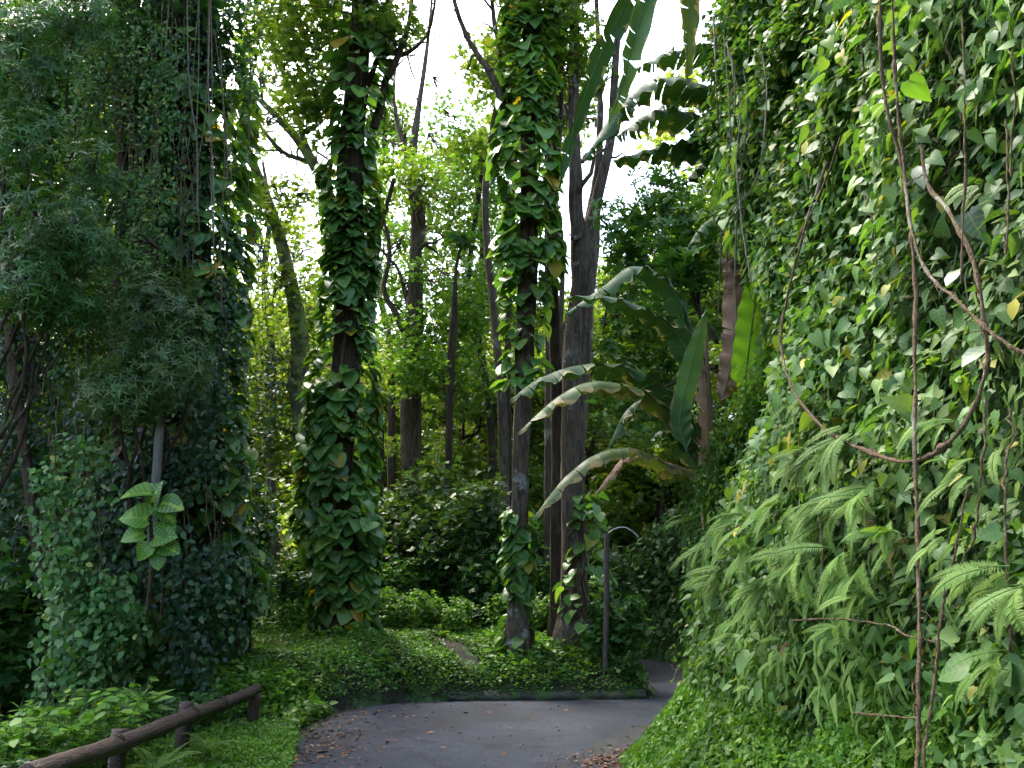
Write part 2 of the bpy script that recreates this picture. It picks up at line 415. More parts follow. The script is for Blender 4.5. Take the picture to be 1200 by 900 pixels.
def road_material():
    m, nt, n, l, out = newmat('asphalt')
    geo = n.new('ShaderNodeNewGeometry')
    def noise(scale, det=4, rg=.6):
        q = n.new('ShaderNodeTexNoise'); q.inputs['Scale'].default_value = scale; q.inputs['Detail'].default_value = det; q.inputs['Roughness'].default_value = rg
        l.new(geo.outputs['Position'], q.inputs['Vector']); return q
    a = noise(.7, 5); r = ramp(n, [(.36, (.013, .016, .022)), (.64, (.036, .042, .054))]); l.new(a.outputs[0], r.inputs[0])
    g = noise(38, 4, .8); rg_ = ramp(n, [(.38, (.4, .4, .4)), (.64, (1.6, 1.6, 1.6))]); l.new(g.outputs[0], rg_.inputs[0])
    mu = n.new('ShaderNodeMix'); mu.data_type = 'RGBA'; mu.blend_type = 'MULTIPLY'; mu.inputs[0].default_value = .8
    l.new(r.outputs[0], mu.inputs[6]); l.new(rg_.outputs[0], mu.inputs[7])
    # patched, lighter strip with a crack at its rim
    d = noise(1.6, 6, .7); s = n.new('ShaderNodeMapRange'); s.inputs['From Min'].default_value = .56; s.inputs['From Max'].default_value = .66
    l.new(d.outputs[0], s.inputs[0])
    m2 = n.new('ShaderNodeMix'); m2.data_type = 'RGBA'; l.new(s.outputs[0], m2.inputs[0]); l.new(mu.outputs[2], m2.inputs[6]); m2.inputs[7].default_value = (.014, .013, .014, 1)
    v = n.new('ShaderNodeTexVoronoi'); v.feature = 'DISTANCE_TO_EDGE'; v.inputs['Scale'].default_value = .55; v.inputs['Randomness'].default_value = 1
    wv = noise(3, 3); mxv = n.new('ShaderNodeMix'); mxv.data_type = 'VECTOR'; mxv.inputs[0].default_value = .12
    l.new(geo.outputs['Position'], mxv.inputs[4]); l.new(wv.outputs['Color'], mxv.inputs[5]); l.new(mxv.outputs[1], v.inputs['Vector'])
    cr = n.new('ShaderNodeMapRange'); cr.inputs['From Min'].default_value = 0; cr.inputs['From Max'].default_value = .022; cr.inputs['To Min'].default_value = .25; cr.inputs['To Max'].default_value = 0
    l.new(v.outputs['Distance'], cr.inputs[0])
    m3 = n.new('ShaderNodeMix'); m3.data_type = 'RGBA'; l.new(cr.outputs[0], m3.inputs[0]); l.new(m2.outputs[2], m3.inputs[6]); m3.inputs[7].default_value = (.006, .007, .005, 1)
    p = n.new('ShaderNodeBsdfPrincipled'); l.new(m3.outputs[2], p.inputs['Base Color']); p.inputs['Specular IOR Level'].default_value = .2
    rr = n.new('ShaderNodeMapRange'); rr.inputs['To Min'].default_value = .6; rr.inputs['To Max'].default_value = .9; l.new(a.outputs[0], rr.inputs[0])
    l.new(rr.outputs[0], p.inputs['Roughness'])
    b = n.new('ShaderNodeBump'); b.inputs['Strength'].default_value = .5; b.inputs['Distance'].default_value = .01
    l.new(g.outputs[0], b.inputs['Height']); l.new(b.outputs[0], p.inputs['Normal'])
    l.new(p.outputs[0], out.inputs[0])
    return m
M['asphalt'] = road_material()

# ------------------------------------------------------------------ the steep bank on the right
BASE = np.array([(3.4, -12), (2.6, -6), (2.2, -1), (1.85, 2), (1.5, 5), (1.08, 8.5), (1.5, 9.6), (2.25, 11.3), (3.35, 13.7), (3.5, 16), (3.8, 18.5), (3.4, 21), (1.6, 23.5), (-2, 25.6), (-8, 27.5), (-16, 29)], float)
BP = spline(np.hstack([BASE, np.zeros((len(BASE), 1))]), 500)[:, :2]
BT = norm(np.gradient(BP, axis=0)); BN = np.stack([-BT[:, 1], BT[:, 0]], 1)     # normal points to the road
BS = np.concatenate([[0], np.cumsum(np.linalg.norm(np.diff(BP, axis=0), axis=1))])
SMAX = BS[-1]
def at_s(s):
    return (np.stack([np.interp(s, BS, BP[:, 0]), np.interp(s, BS, BP[:, 1])], -1),
            norm(np.stack([np.interp(s, BS, BN[:, 0]), np.interp(s, BS, BN[:, 1])], -1)))
S_OF_Y = lambda y: np.interp(y, BP[:350, 1], BS[:350])
S20, S12 = float(S_OF_Y(20)), float(S_OF_Y(12))
def htop(s): return 10.5 - 7.2 * sstep(S12, S12 + 3.0, s) - 3.3 * sstep(S20 + 1.5, S20 + 6.5, s)
def prof(h): return .95 * (1 - np.exp(-np.maximum(h, 0) / .8)) + .075 * h
def disp(s, h):
    P = np.stack([s * .55, h * .6, 0 * s + 3.3], -1); Q = np.stack([s * 1.7, h * 1.6, 0 * s + 9.1], -1)
    return (.5 * (vnoise(P) - .5) + .22 * (vnoise(Q) - .5)) * sstep(.2, 2.0, h) - .75 * np.exp(-((s - 20.9) / 1.4) ** 2 - ((h - 4.1) / 1.1) ** 2)
def wallP(s, h, off=0.0):
    p, n = at_s(s)
    o = -prof(h) + disp(s, h) + off
    return np.concatenate([p + n * o[..., None], h[..., None]], -1), np.concatenate([n, np.full_like(n[..., :1], .12)], -1)
def wall_hit(px, py, out=0.0):
    d = W(px, py, 1.0) - EYE
    t = np.linspace(1.0, 32, 900)
    P = EYE + d * t[:, None]
    D = ((P[:, None, :2] - BP[None, ::3]) ** 2).sum(-1); k = D.argmin(1) * 3
    o = ((P[:, :2] - BP[k]) * BN[k]).sum(-1)
    surf = -prof(P[:, 2]) + disp(BS[k], P[:, 2]) + out
    i = np.argmax(o < surf)
    return BS[k[i]], P[i, 2], P[i], np.array([*BN[k[i]], .12])

def sheet(name, P, mat, kind='structure'):
    """grid of points (a, b, 3) as one mesh"""
    a, b = P.shape[:2]
    i = np.arange(a - 1)[:, None] * b; j = np.arange(b - 1)[None]
    F = np.stack([i + j, i + j + 1, i + b + j + 1, i + b + j], -1).reshape(-1, 4)
    q = B(); q.raw(P.reshape(-1, 3), F)
    o = q.build(name, mat, smooth=True); o['kind'] = kind
    return o
ss = np.linspace(0.01, SMAX - .01, 260)
hh = np.concatenate([[-.6], np.linspace(-.2, 1, 50)])
rows = []
for k, u in enumerate(hh):
    h = np.where(u < 0, u, u * htop(ss))
    rows.append(wallP(ss, h)[0])
top = rows[-1].copy(); p, nn = at_s(ss); top[:, :2] -= nn * 4.0; top[:, 2] += .8 * np.clip(htop(ss) / 2, 0, 1); rows.append(top)
sheet('bank', np.stack(rows, 0), M['bank_soil'])

# ------------------------------------------------------------------ ground
MF = spline([(-9, 10.2, 0), (-6, 10.3, 0), (-3.6, 10.6, 0), (-2.6, 11.9, 0), (-1.9, 13.15, 0), (-.75, 13.6, 0), (.6, 13.7, 0), (1.9, 13.85, 0)], 120)[:, :2]
RE = spline([(2.05, 13.9, 0), (2.3, 14.8, 0), (2.25, 17, 0), (1.6, 18.8, 0), (0, 20.5, 0), (-3, 22.3, 0), (-9, 24.5, 0), (-17, 26.5, 0)], 140)[:, :2]
def H(x, y):
    x = np.asarray(x, float); y = np.asarray(y, float)
    yk = np.interp(x, MF[:, 0], MF[:, 1])
    yr = np.interp(x, RE[::-1, 0], RE[::-1, 1], right=0)
    d1 = y - yk; d2 = yr - y
    d3 = np.where(y > 13.5, np.interp(y, RE[:, 1], RE[:, 0]) - x, 3)
    d3 = np.where(x < 1.0, 3, d3)
    d = np.minimum(np.minimum(d1, d2 * 1.2), d3)
    wl = sstep(-2.3, -3.2, x)                   # left of the road there is no kerb
    z = np.where(d > 0, .10 * (1 - wl) * sstep(0, .06, d) + .72 * (1 - np.exp(-np.maximum(d, 0) / .75)), 0.0)
    z = z + .03 * sstep(-2.1, -2.5, x) * (d <= 0)
    # verge falls away behind the log
    z = z - .9 * sstep(-3.3, -7, x) * sstep(13, 9, y) - .06 * np.maximum(0, -x - 6)
    # valley beyond the mound, on the left
    z = z - .07 * np.maximum(0, y - 24) * sstep(120, 60, y) * sstep(0, 10, y - 24 + 0 * x)
    z = z + .05 * (vnoise(np.stack([x * .9, y * .9, 0 * x], -1)) - .5) * sstep(0, .8, np.maximum(d, -2.6 - x))
    return z
def in_road(x, y):
    yk = np.interp(x, MF[:, 0], MF[:, 1])
    p = np.stack([x, y], -1)
    k = ((p[..., None, :] - BP[::4]) ** 2).sum(-1).argmin(-1) * 4
    o = ((p - BP[k]) * BN[k]).sum(-1)
    le = -2.12 + .12 * np.sin(y * 1.7) - .35 * sstep(9.5, 11.5, y)
    near = (y < yk) & (x > le) & (o > 0)
    yr = np.interp(x, RE[::-1, 0], RE[::-1, 1], right=0)
    xr = np.interp(y, RE[:, 1], RE[:, 0])
    far = (y >= 13) & (o > 0) & ((x > xr) | (y > yr)) & (o < 3.6) & ((y > yr) | (x > 1.9))
    return near | far, o
def gridvals(lo, hi, fine_lo, fine_hi, step, n):
    a = fine_lo - (np.linspace(0, 1, n)[1:] ** 2.5)[::-1] * (fine_lo - lo)
    b = fine_hi + (np.linspace(0, 1, n)[1:] ** 2.5) * (hi - fine_hi)
    return np.concatenate([a, np.arange(fine_lo, fine_hi, step), [fine_hi], b])
gx = gridvals(-500, 500, -9, 5, .12, 26); gy = gridvals(-80, 900, 3, 27, .12, 30)
X, Y = np.meshgrid(gx, gy)
GZ = H(X, Y)
pp = np.stack([X, Y], -1)
flat = pp.reshape(-1, 2)
oo = np.empty(len(flat)); kk = np.empty(len(flat), int)
for c in range(0, len(flat), 4000):
    k = ((flat[c:c + 4000, None] - BP[None, ::4]) ** 2).sum(-1).argmin(1) * 4
    kk[c:c + 4000] = k; oo[c:c + 4000] = ((flat[c:c + 4000] - BP[k]) * BN[k]).sum(-1)
oo = oo.reshape(X.shape); ht = htop(BS[kk]).reshape(X.shape)
wb = (oo <= 0) * np.clip(ht / 2, 0, 1)
GZ = GZ * (1 - wb) - .05 * wb
GZ = GZ + (ht + .6 * np.clip(ht / 2, 0, 1)) * sstep(-2.4, -3.6, oo)
sheet('ground', np.stack([X, Y, GZ], -1), M['soil'])
# road: its own sheet a little above the ground
def road_mesh():
    q = B()
    # near reach: rows of Y from behind the camera to the kerb, then the far reach along the bank
    ys = np.linspace(-12, 13.2, 190)
    le = -2.12 + .12 * np.sin(ys * 1.7) + .05 * np.sin(ys * 6.1) - .35 * sstep(9.5, 11.5, ys)
    ri = np.interp(ys, BP[:350, 1], BP[:350, 0]) + .1
    rows = []
    for y, a, b in zip(ys, le, ri):
        t = np.linspace(0, 1, 26)
        rows.append(np.stack([a + (b - a) * t, np.full(26, y), .012 + 0 * t], -1))
    P = np.stack(rows, 0)
    # keep the left corner inside the curve of the mound
    yk = np.interp(P[..., 0], MF[:, 0], MF[:, 1])
    P[..., 1] = np.minimum(P[..., 1], yk - .01)
    a, b = P.shape[:2]; i = np.arange(a - 1)[:, None] * b; j = np.arange(b - 1)[None]
    q.raw(P.reshape(-1, 3), np.stack([i + j, i + j + 1, i + b + j + 1, i + b + j], -1).reshape(-1, 4))
    # strip from there along the kerb round the bend
    L = np.vstack([[(x, np.interp(x, MF[:, 0], MF[:, 1])) for x in np.linspace(-1.85, 1.95, 20)], RE])
    s0 = float(S_OF_Y(13.2)); inner = []
    R = [(x, 13.2) for x in np.linspace(-1.85, float(np.interp(13.2, BP[:350, 1], BP[:350, 0])) + .1, 20)]
    sr = np.linspace(s0, SMAX - .5, len(RE)); pr, nr = at_s(sr); R = np.vstack([R, pr - nr * .1])
    t = np.linspace(0, 1, 14)[None, :, None]
    P = L[:, None] * (1 - t) + R[:, None] * t
    P = np.concatenate([P, np.full(P.shape[:2] + (1,), .012)], -1)
    a, b = P.shape[:2]; i = np.arange(a - 1)[:, None] * b; j = np.arange(b - 1)[None]
    q.raw(P.reshape(-1, 3), np.stack([i + j, i + b + j, i + b + j + 1, i + j + 1], -1).reshape(-1, 4))
    o = q.build('road', M['asphalt'], smooth=True); o['kind'] = 'structure'
road_mesh()
# pale worn concrete apron along the foot of the bank
def apron():
    ys = np.linspace(8.3, 12.4, 60); ri = np.interp(ys, BP[:350, 1], BP[:350, 0]) + .05
    le = ri - .75 * np.sin(np.clip((ys - 8.2) / 4.3, 0, 1) * np.pi) ** .6 - .05 + .03 * np.sin(ys * 5)
    t = np.linspace(0, 1, 8)[None, :]
    P = np.stack([le[:, None] * (1 - t) + ri[:, None] * t, np.repeat(ys[:, None], 8, 1), .017 + .02 * t ** 2 + 0 * ys[:, None]], -1)
    sheet('gutter_apron', P, M['apron'])
apron()
# low mossy kerb of the mound
kb = B()
xs = np.linspace(-.95, 1.98, 60)
ky = np.interp(xs, MF[:, 0], MF[:, 1])
kp = np.stack([xs, ky + .02 + .02 * np.sin(xs * 7), .05 + .012 * np.sin(xs * 11)], -1)
kb.tube(kp, .075 + .012 * np.sin(xs * 17), 8, .25)
k = kb.build('kerb', M['kerb'], smooth=True); k['kind'] = 'structure'
tag(k, 'low dark mossy kerb along the foot of the grassy mound', 'kerb')

# ------------------------------------------------------------------ ground cover (nobody could count it)
def cover(name, n, region, size, mat, hgt, tpl=DIA, label=None, cat='ground cover', keep=None, up=.9):
    x = rng.uniform(region[0], region[1], n); y = rng.uniform(region[2], region[3], n)
    r, o = in_road(x, y)
    ok = (~r) & (o > -.05)
    if keep is not None: ok &= keep(x, y)
    x, y = x[ok], y[ok]
    c = vnoise(np.stack([x * 1.3, y * 1.3, 0 * x + 5], -1))
    ok = rng.random(len(x)) < .35 + c
    x, y, c = x[ok], y[ok], c[ok]
    z = H(x, y) + hgt * rng.random(len(x)) * (.3 + c)
    q = B(); m = len(x)
    f = rand_dirs(m); f[:, 2] = np.abs(f[:, 2]) * .5; u = rand_dirs(m, 2.0)
    q.leaves(tpl, np.stack([x, y, z], -1), f, u, rng.uniform(size[0], size[1], m))
    ob = q.build(name, M[mat], kind='stuff')
    if label: tag(ob, label, cat)
    return ob
def dirt_track(x, y):       # a worn bare streak runs down the mound
    cx = -.55 - .42 * (y - 14)
    return ~((np.abs(x - cx) < .16 + .12 * (vnoise(np.stack([x * 4, y * 4, 0 * x], -1)) - .5)) & (y > 14.0) & (y < 15.8))
cover('ground_cover', 150000, (-6.5, 2.4, 10.2, 18), (.035, .085), 'grass', .13, label='low creeping green ground cover over the mound behind the kerb', keep=lambda x, y: dirt_track(x, y))
cover('mound_herbs', 16000, (-6.5, 2.4, 10.6, 18), (.07, .13), 'cover', .22, tpl=OVAL, label='taller leafy herbs scattered over the mound', keep=lambda x, y: dirt_track(x, y) & (vnoise(np.stack([x * 1.1, y * 1.1, 0 * x + 31], -1)) > .5))
cover('verge_cover', 120000, (-4.6, -1.9, 5.0, 12.2), (.022, .055), 'cover', .10, label='fresh green low creeper between the log rail and the road')
cover('slope_cover', 40000, (-12, -4, 4, 14), (.05, .11), 'grass', .25, label='dark low plants on the falling slope behind the log rail')
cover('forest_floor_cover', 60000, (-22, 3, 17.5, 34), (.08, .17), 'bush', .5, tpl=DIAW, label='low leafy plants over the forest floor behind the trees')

# fallen leaves
def litter():
    q = B(); n = 2600
    n = 1500; y = rng.uniform(6, 13.3, n)
    le = -2.1 - .35 * sstep(9.5, 11.5, y)
    x = le + rng.exponential(.42, n)
    side = rng.random(n) < .35
    xr = np.interp(y, BP[:350, 1], BP[:350, 0])
    x = np.where(side, xr - rng.exponential(.2, n) + .1, x)
    scat = rng.random(n) < .06
    x = np.where(scat, rng.uniform(-2, 1, n), x)
    ok = in_road(x, y)[0]
    x, y = x[ok], y[ok]
    # drift of brown leaves in the pull-in at the foot of the bank
    m = 700; y2 = rng.normal(8.9, .45, m); x2 = np.interp(y2, BP[:350, 1], BP[:350, 0]) - np.abs(rng.normal(.05, .28, m))
    m3 = 500; s3 = rng.uniform(float(S_OF_Y(15)), float(S_OF_Y(20.5)), m3); p3, n3 = at_s(s3); p3 = p3 + n3 * np.abs(rng.normal(0, .3, m3))[:, None]
    x = np.concatenate([x, x2, p3[:, 0]]); y = np.concatenate([y, y2, p3[:, 1]])
    z = np.full(len(x), .016)
    m4 = 420; x4 = rng.uniform(-4, 1.8, m4); y4 = rng.uniform(12.5, 16.5, m4); ok = ~in_road(x4, y4)[0]; x4, y4 = x4[ok], y4[ok]
    x = np.concatenate([x, x4]); y = np.concatenate([y, y4]); z = np.concatenate([z, H(x4, y4) + .11])
    n = len(x)
    f = rand_dirs(n); f[:, 2] *= .12
    q.leaves(DIA, np.stack([x, y, z + .02 * rng.random(n)], -1), f, rand_dirs(n, 5), rng.uniform(.025, .075, n))
    tag(q.build('leaf_litter', M['litter'], kind='stuff'), 'scattered small brown leaf litter along the edges of the road', 'leaf litter')
litter()
bigleaf = B(); bigleaf.leaves(OVAL, np.array([[0, 0, 0.]]), np.array([[0, 1., 0]]), np.array([[0, 0, 1.]]), 1.0)
bl_me = bigleaf.mesh('fallen_leaf', M['litter'])
FL = ['large fallen brown leaf near the bottom edge, left part of the road', 'large pale fallen leaf in the middle of the road', 'fallen leaf closest to the bottom left corner of the road', 'fallen leaf left of the middle of the road', 'fallen leaf between the left verge and the middle of the road', 'fallen leaf just left of the pale one in mid road', 'small fallen leaf by the concrete apron at the right', 'fallen leaf near the far left curve of the road', 'small fallen leaf close under the mossy kerb at the right', 'fallen leaf on the littered left margin of the road', 'fallen leaf at the bottom centre of the road', 'fallen leaf at the left end of the mossy kerb', 'fallen leaf on the road right of centre near the kerb']
for i, (px, py, L) in enumerate([(372, 880, .16), (570, 833, .12), (315, 892, .12), (510, 857, .1), (460, 866, .09), (545, 834, .13), (690, 852, .08), (440, 836, .1), (655, 826, .08), (400, 858, .1), (590, 881, .1), (480, 826, .09), (620, 842, .1)]):
    d = W(px, py, 1) - EYE; t = -1.565 / d[2]; p = EYE + d * t
    ob = bpy.data.objects.new('fallen_leaf', bl_me); col.objects.link(ob)
    ob.location = (p[0], p[1], .03); ob.rotation_euler = (random.uniform(-.15, .15), random.uniform(-.2, .2), random.uniform(0, 6.28)); ob.scale = (L, L, L)
    tag(ob, FL[i], 'fallen leaf', 'larger fallen leaves on the road')

# ------------------------------------------------------------------ plants on the bank
def on_wall(s, h, off):
    P, N = wallP(s, h, off); return P, norm(N)
def wall_leaves(q, tpl, n, s0, s1, h0, h1, size, off=(0, .3), scale=1.6, thr=.42, hang=.6, seed=0, mask=None, clump=.25):
    s = rng.uniform(s0, s1, n); h = rng.uniform(h0, h1, n)
    ok = h < htop(s) + .4
    if mask is not None: ok &= mask(s, h)
    s, h = s[ok], h[ok]
    c = vnoise(np.stack([s * scale, h * scale, 0 * s + seed], -1))
    ok = c > thr - .25 * rng.random(len(s)); s, h, c = s[ok], h[ok], c[ok]
    o = off[0] + (off[1] - off[0]) * rng.random(len(s)) ** .7 + clump * (c - thr)
    P, N = on_wall(s, h, o)
    m = len(s)
    tang = np.stack([-N[:, 1], N[:, 0], 0 * N[:, 0]], -1)
    f = -Z[None] * hang + N * rng.uniform(.1, .8, (m, 1)) + tang * rng.normal(0, .55, (m, 1)) + rng.normal(0, .25, (m, 3))
    u = N * 1.0 + Z[None] * rng.uniform(.0, .8, (m, 1)) + rng.normal(0, .3, (m, 3))
    q.leaves(tpl, P, f, u, rng.uniform(size[0], size[1], m))
    return P
# small creeping leaves on the foot
SY = lambda y: float(S_OF_Y(y))
q = B(); wall_leaves(q, SPRIG, 34000, SY(2.5), SY(9.5), -.05, 1.35, (.02, .045), (0, .10), 2.2, .33, .1, 2, clump=.15)
wall_leaves(q, SPRIG, 14000, SY(9), SY(14.5), -.05, 1.0, (.025, .055), (0, .08), 2.2, .38, .1, 2, clump=.1)
wall_leaves(q, DIAW, 40000, SY(2.5), SY(13), -.05, 1.3, (.02, .045), (0, .08), 2.2, .3, .1, 2, clump=.12)
tag(q.build('bank_foot_cover', M['cover'], kind='stuff'), 'bright green small-leaved ground cover over the foot of the right bank', 'ground cover')
# general background layer of small leaves all over the bank
q = B()
wall_leaves(q, DIA, 85000, SY(1.0), SY(12.5), .8, 10.8, (.04, .10), (-.05, .14), 2.3, .24, .6, 4)
tag(q.build('bank_small_leaves', M['vine_small'], kind='stuff'), 'mass of small dull green leaves covering the face of the right bank', 'ground cover')
q = B()
wall_leaves(q, OVAL, 22000, SY(11.5), SMAX - 2, .0, 6, (.10, .22), (-.05, .28), 1.2, .38, .6, 6)
wall_leaves(q, DIA, 26000, SY(11.5), SMAX - 2, .0, 6, (.06, .12), (-.05, .2), 1.8, .3, .6, 6)
tag(q.build('far_bank_leaves', M['bush_mid'], kind='stuff'), 'shaded leafy plants hanging over the bank where the road bends away', 'ground cover')

def patch_mask(seed, thr, sc_=.75):
    return lambda s, h: vnoise(np.stack([s * sc_, h * sc_, 0 * s + seed], -1)) > thr + .1 * (rng.random(len(s)) - .5)
for tpl, n, size, mat, off, seed, thr, hang, lab in [
    (SPRIG, 26000, (.035, .07), 'bush_light', (.02, .22), 41.3, .60, .3, 'patches of soft yellow-green small-leaved plants over the right bank'),
    (OVAL, 15000, (.06, .13), 'bush_mid', (.02, .25), 17.7, .58, .7, 'patches of darker oval-leaved plants over the right bank'),
    (NARROW, 26000, (.09, .22), 'fern', (.0, .2), 63.1, .60, .8, 'tufts of narrow grassy leaves hanging from the right bank'),
    (POTHOS, 1500, (.10, .17), 'heart', (.08, .3), 88.8, .62, .6, 'patches of broad dull leaves over the right bank')]:
    q = B(); wall_leaves(q, tpl, n, SY(1.5), SY(12.5), .9, 10.5, size, off, 1.6, .25, hang, seed, mask=patch_mask(seed, thr))
    tag(q.build('bank_plants', M[mat], kind='stuff'), lab, 'bank plants')
# heart-leaved creepers: individuals
HM = []
for k in range(4):
    q = B(); t = leaf_t([0, .12, .38, .7, 1], [(.14 + .02 * k, -.12), (.34 + .02 * k, .0), (.36 + .02 * k, .3), (.22, .66), (.01, 1.02)], .05 + .03 * k, .2 + .08 * k)
    q.leaves(t, np.zeros((1, 3)), np.array([[0, 1., 0]]), np.array([[0, 0, 1.]]), 1.0, np.array([0.0]))
    q.tube(np.array([(0, 0, 0), (0, -.2, .06), (0, -.42, .16)]), .012, 4)
    HM.append(q.mesh('leaf', M['heart'], smooth=True))
def creeper(cxy, spread, nobj, nrest, label, size, mat='heart', group='heart-leaved creepers on the right bank'):
    s0, h0, p0, n0 = wall_hit(*cxy)
    root = thing('heart_leaf_creeper', p0, label, 'creeper', group)
    def pts(n, offr):
        s = s0 + rng.normal(0, spread[0], n); h = h0 + rng.normal(0, spread[1], n)
        c = vnoise(np.stack([s * 2.0, h * 2.0, 0 * s + 7.7], -1))
        ok = (h > .6) & (c > .34 - .2 * rng.random(n)); s, h, c = s[ok], h[ok], c[ok]
        P, N = on_wall(s, h, offr[0] + (offr[1] - offr[0]) * rng.random(len(s)) + .35 * (c - .4))
        m = len(s); tang = np.stack([-N[:, 1], N[:, 0], 0 * N[:, 0]], -1)
        f = -Z * rng.uniform(.1, 1.0, (m, 1)) + N * rng.uniform(.0, .8, (m, 1)) + tang * rng.normal(-.15, .7, (m, 1)) + rng.normal(0, .2, (m, 3))
        u = N * rng.uniform(.3, 1.0, (m, 1)) + Z * rng.uniform(.2, 1.3, (m, 1)) + rng.normal(0, .35, (m, 3))
        return P, f, u
    P, f, u = pts(int(nobj * 1.25), (.12, .4)); P, f, u = P[:nobj], f[:nobj], u[:nobj]
    leaf_objs(root, HM, P, f, u, size[0] * .75 + (size[1] * 1.15 - size[0] * .75) * rng.random(len(P)) ** 1.5)
    P2, f2, u2 = pts(nrest, (.0, .28)); q = B()
    q.leaves(HEART3, P2, f2, u2, rng.uniform(size[0] * .5, size[1] * .75, len(P2)))
    q.build('inner_leaves', M[mat], root, kind='stuff')
    q = B()
    for k in range(9):
        s = s0 + rng.normal(0, spread[0] * .7); h = h0 + rng.normal(0, .3) + spread[1]
        hs = np.linspace(h, max(.5, h - 2.2 * spread[1]), 12); sv = s + np.cumsum(rng.normal(0, .05, 12))
        Pq, _ = on_wall(sv, hs, .12 + .08 * np.sin(np.arange(12)))
        q.tube(Pq, .006, 4)
    q.build('stem', M['stem_green'], root)
    return root
CR = [
 ((1150, 330), (.45, .7), 150, 500, (.085, .13), 'heart-leaved creeper at the right edge behind the loop of the liana'),
 ((1060, 420), (.55, .6), 230, 700, (.085, .13), 'heart-leaved creeper with grey-green leaves inside the liana loop'),
 ((960, 420), (.8, .6), 250, 800, (.09, .14), 'heart-leaved creeper left of the liana loop above the ferns'),
 ((1000, 150), (.7, .7), 250, 800, (.10, .15), 'heart-leaved creeper with sunlit yellow-green leaves high on the bank'),
 ((900, 230), (.9, .8), 250, 900, (.10, .15), 'heart-leaved creeper hanging beside the upper banana plant'),
 ((1130, 60), (.6, .6), 200, 600, (.10, .14), 'heart-leaved creeper in the top right corner of the bank'),
 ((1170, 600), (.35, .5), 130, 400, (.08, .12), 'heart-leaved creeper low at the right edge beside the thin roots'),
 ((920, 620), (.9, .5), 230, 800, (.08, .12), 'heart-leaved creeper among the drooping ferns low on the bank'),
]
for c, sp, a, b, sz, lab in CR: creeper(c, sp, int(a * 1.3) if a < 230 else 300, b, lab, sz)

# few big leaves and yellow leaves on the bank
def bank_single(px, py, L, mat, name, label, cat, out=.45, fwd=None, tpl=HEART):
    s, h, p, n = wall_hit(px, py, out)
    q = B(); q.leaves(tpl, p[None], (np.array([[-.15, -.2, -1.0]]) if fwd is None else np.array([fwd])), norm(n)[None] + np.array([[0, -.5, .3]]), L, np.array([.3]))
    q.tube(np.array([p, p - norm(n) * .1 + Z * .08, p - norm(n) * (out + .05) + Z * .05]), .004, 4)
    tag(q.build(name, M[mat], smooth=True), label, cat)
bank_single(1155, 405, .17, 'heart_big', 'broad_leaf', 'large pale grey-green oval leaf inside the right side of the liana loop', 'leaf', fwd=(-.9, -.2, -.5), tpl=OVAL)
bank_single(1080, 195, .15, 'heart_big', 'broad_leaf', 'broad grey-green veined leaf right of the upright liana', 'leaf', fwd=(-.3, -.3, -.9))
bank_single(1135, 250, .17, 'heart_big', 'broad_leaf', 'large dull green leaf near the right edge above the loop liana', 'leaf', fwd=(.1, -.3, -.9))
bank_single(1125, 315, .14, 'heart_big', 'broad_leaf', 'dull bluish oval leaf just above the loop liana bend', 'leaf', fwd=(-.8, -.3, -.6), tpl=OVAL)
bank_single(1065, 95, .17, 'banana_lit', 'broad_leaf', 'bright sunlit round leaf at the fork of the high liana', 'leaf', fwd=(.5, -.2, -.8))
bank_single(1040, 335, .08, 'yellow_leaf', 'yellow_leaf', 'curled pale yellow leaf above the heart leaves', 'leaf', fwd=(-.6, 0, -.8))
bank_single(925, 225, .14, 'yellow_leaf', 'yellow_leaf', 'hanging yellow and brown leaf high on the bank', 'leaf', fwd=(-.1, 0, -1), tpl=LANCE)
bank_single(945, 165, .12, 'yellow_leaf', 'yellow_leaf', 'yellowing leaf beside the brown curled leaf high on the bank', 'leaf', fwd=(-.4, 0, -1), tpl=OVAL)
bank_single(1190, 350, .10, 'yellow_leaf', 'yellow_leaf', 'yellow leaf at the right edge of the picture', 'leaf', fwd=(-.4, 0, -1), tpl=OVAL)

# ferns
def frond_mesh(n, wid, droop, name, mat):
    q = B()
    t = np.linspace(0, 1, 14)
    yy = t * (1 - .12 * t); zz = .3 * t - droop * t ** 2.0
    P = np.stack([.03 * np.sin(t * 3), yy, zz], -1)
    q.tube(P, .008 * (1 - .8 * t) + .001, 4)
    u = np.linspace(.1, .985, n)
    pos = np.stack([np.interp(u, t, P[:, k]) for k in range(3)], -1)
    T = norm(np.stack([np.gradient(pos[:, k]) for k in range(3)], -1))
    wv = wid * np.clip(np.sin(np.pi * (u ** .75)) ** .7, .05, 1) * (1.08 - .35 * u)
    tpl = diamond_t(.125, .02, .3, .06)
    for sgn in (-1, 1):
        side = np.array([sgn, 0, 0.])
        f = side[None] + T * .35 + rng.normal(0, .06, (n, 3))
        q.leaves(tpl, pos, f, np.cross(side[None], T) * sgn * 1.0 + [0, 0, .3] if False else np.tile([0, .15, 1.0], (n, 1)), wv, np.full(n, rng.random() * .3))
    return q.mesh(name, mat)
FR = [frond_mesh(34 + 4 * k, .115 + .012 * k, .3 + .1 * k, 'frond', M['fern']) for k in range(4)]
FRD = [frond_mesh(28, .11, .9, 'frond', M['fern_dead'])]
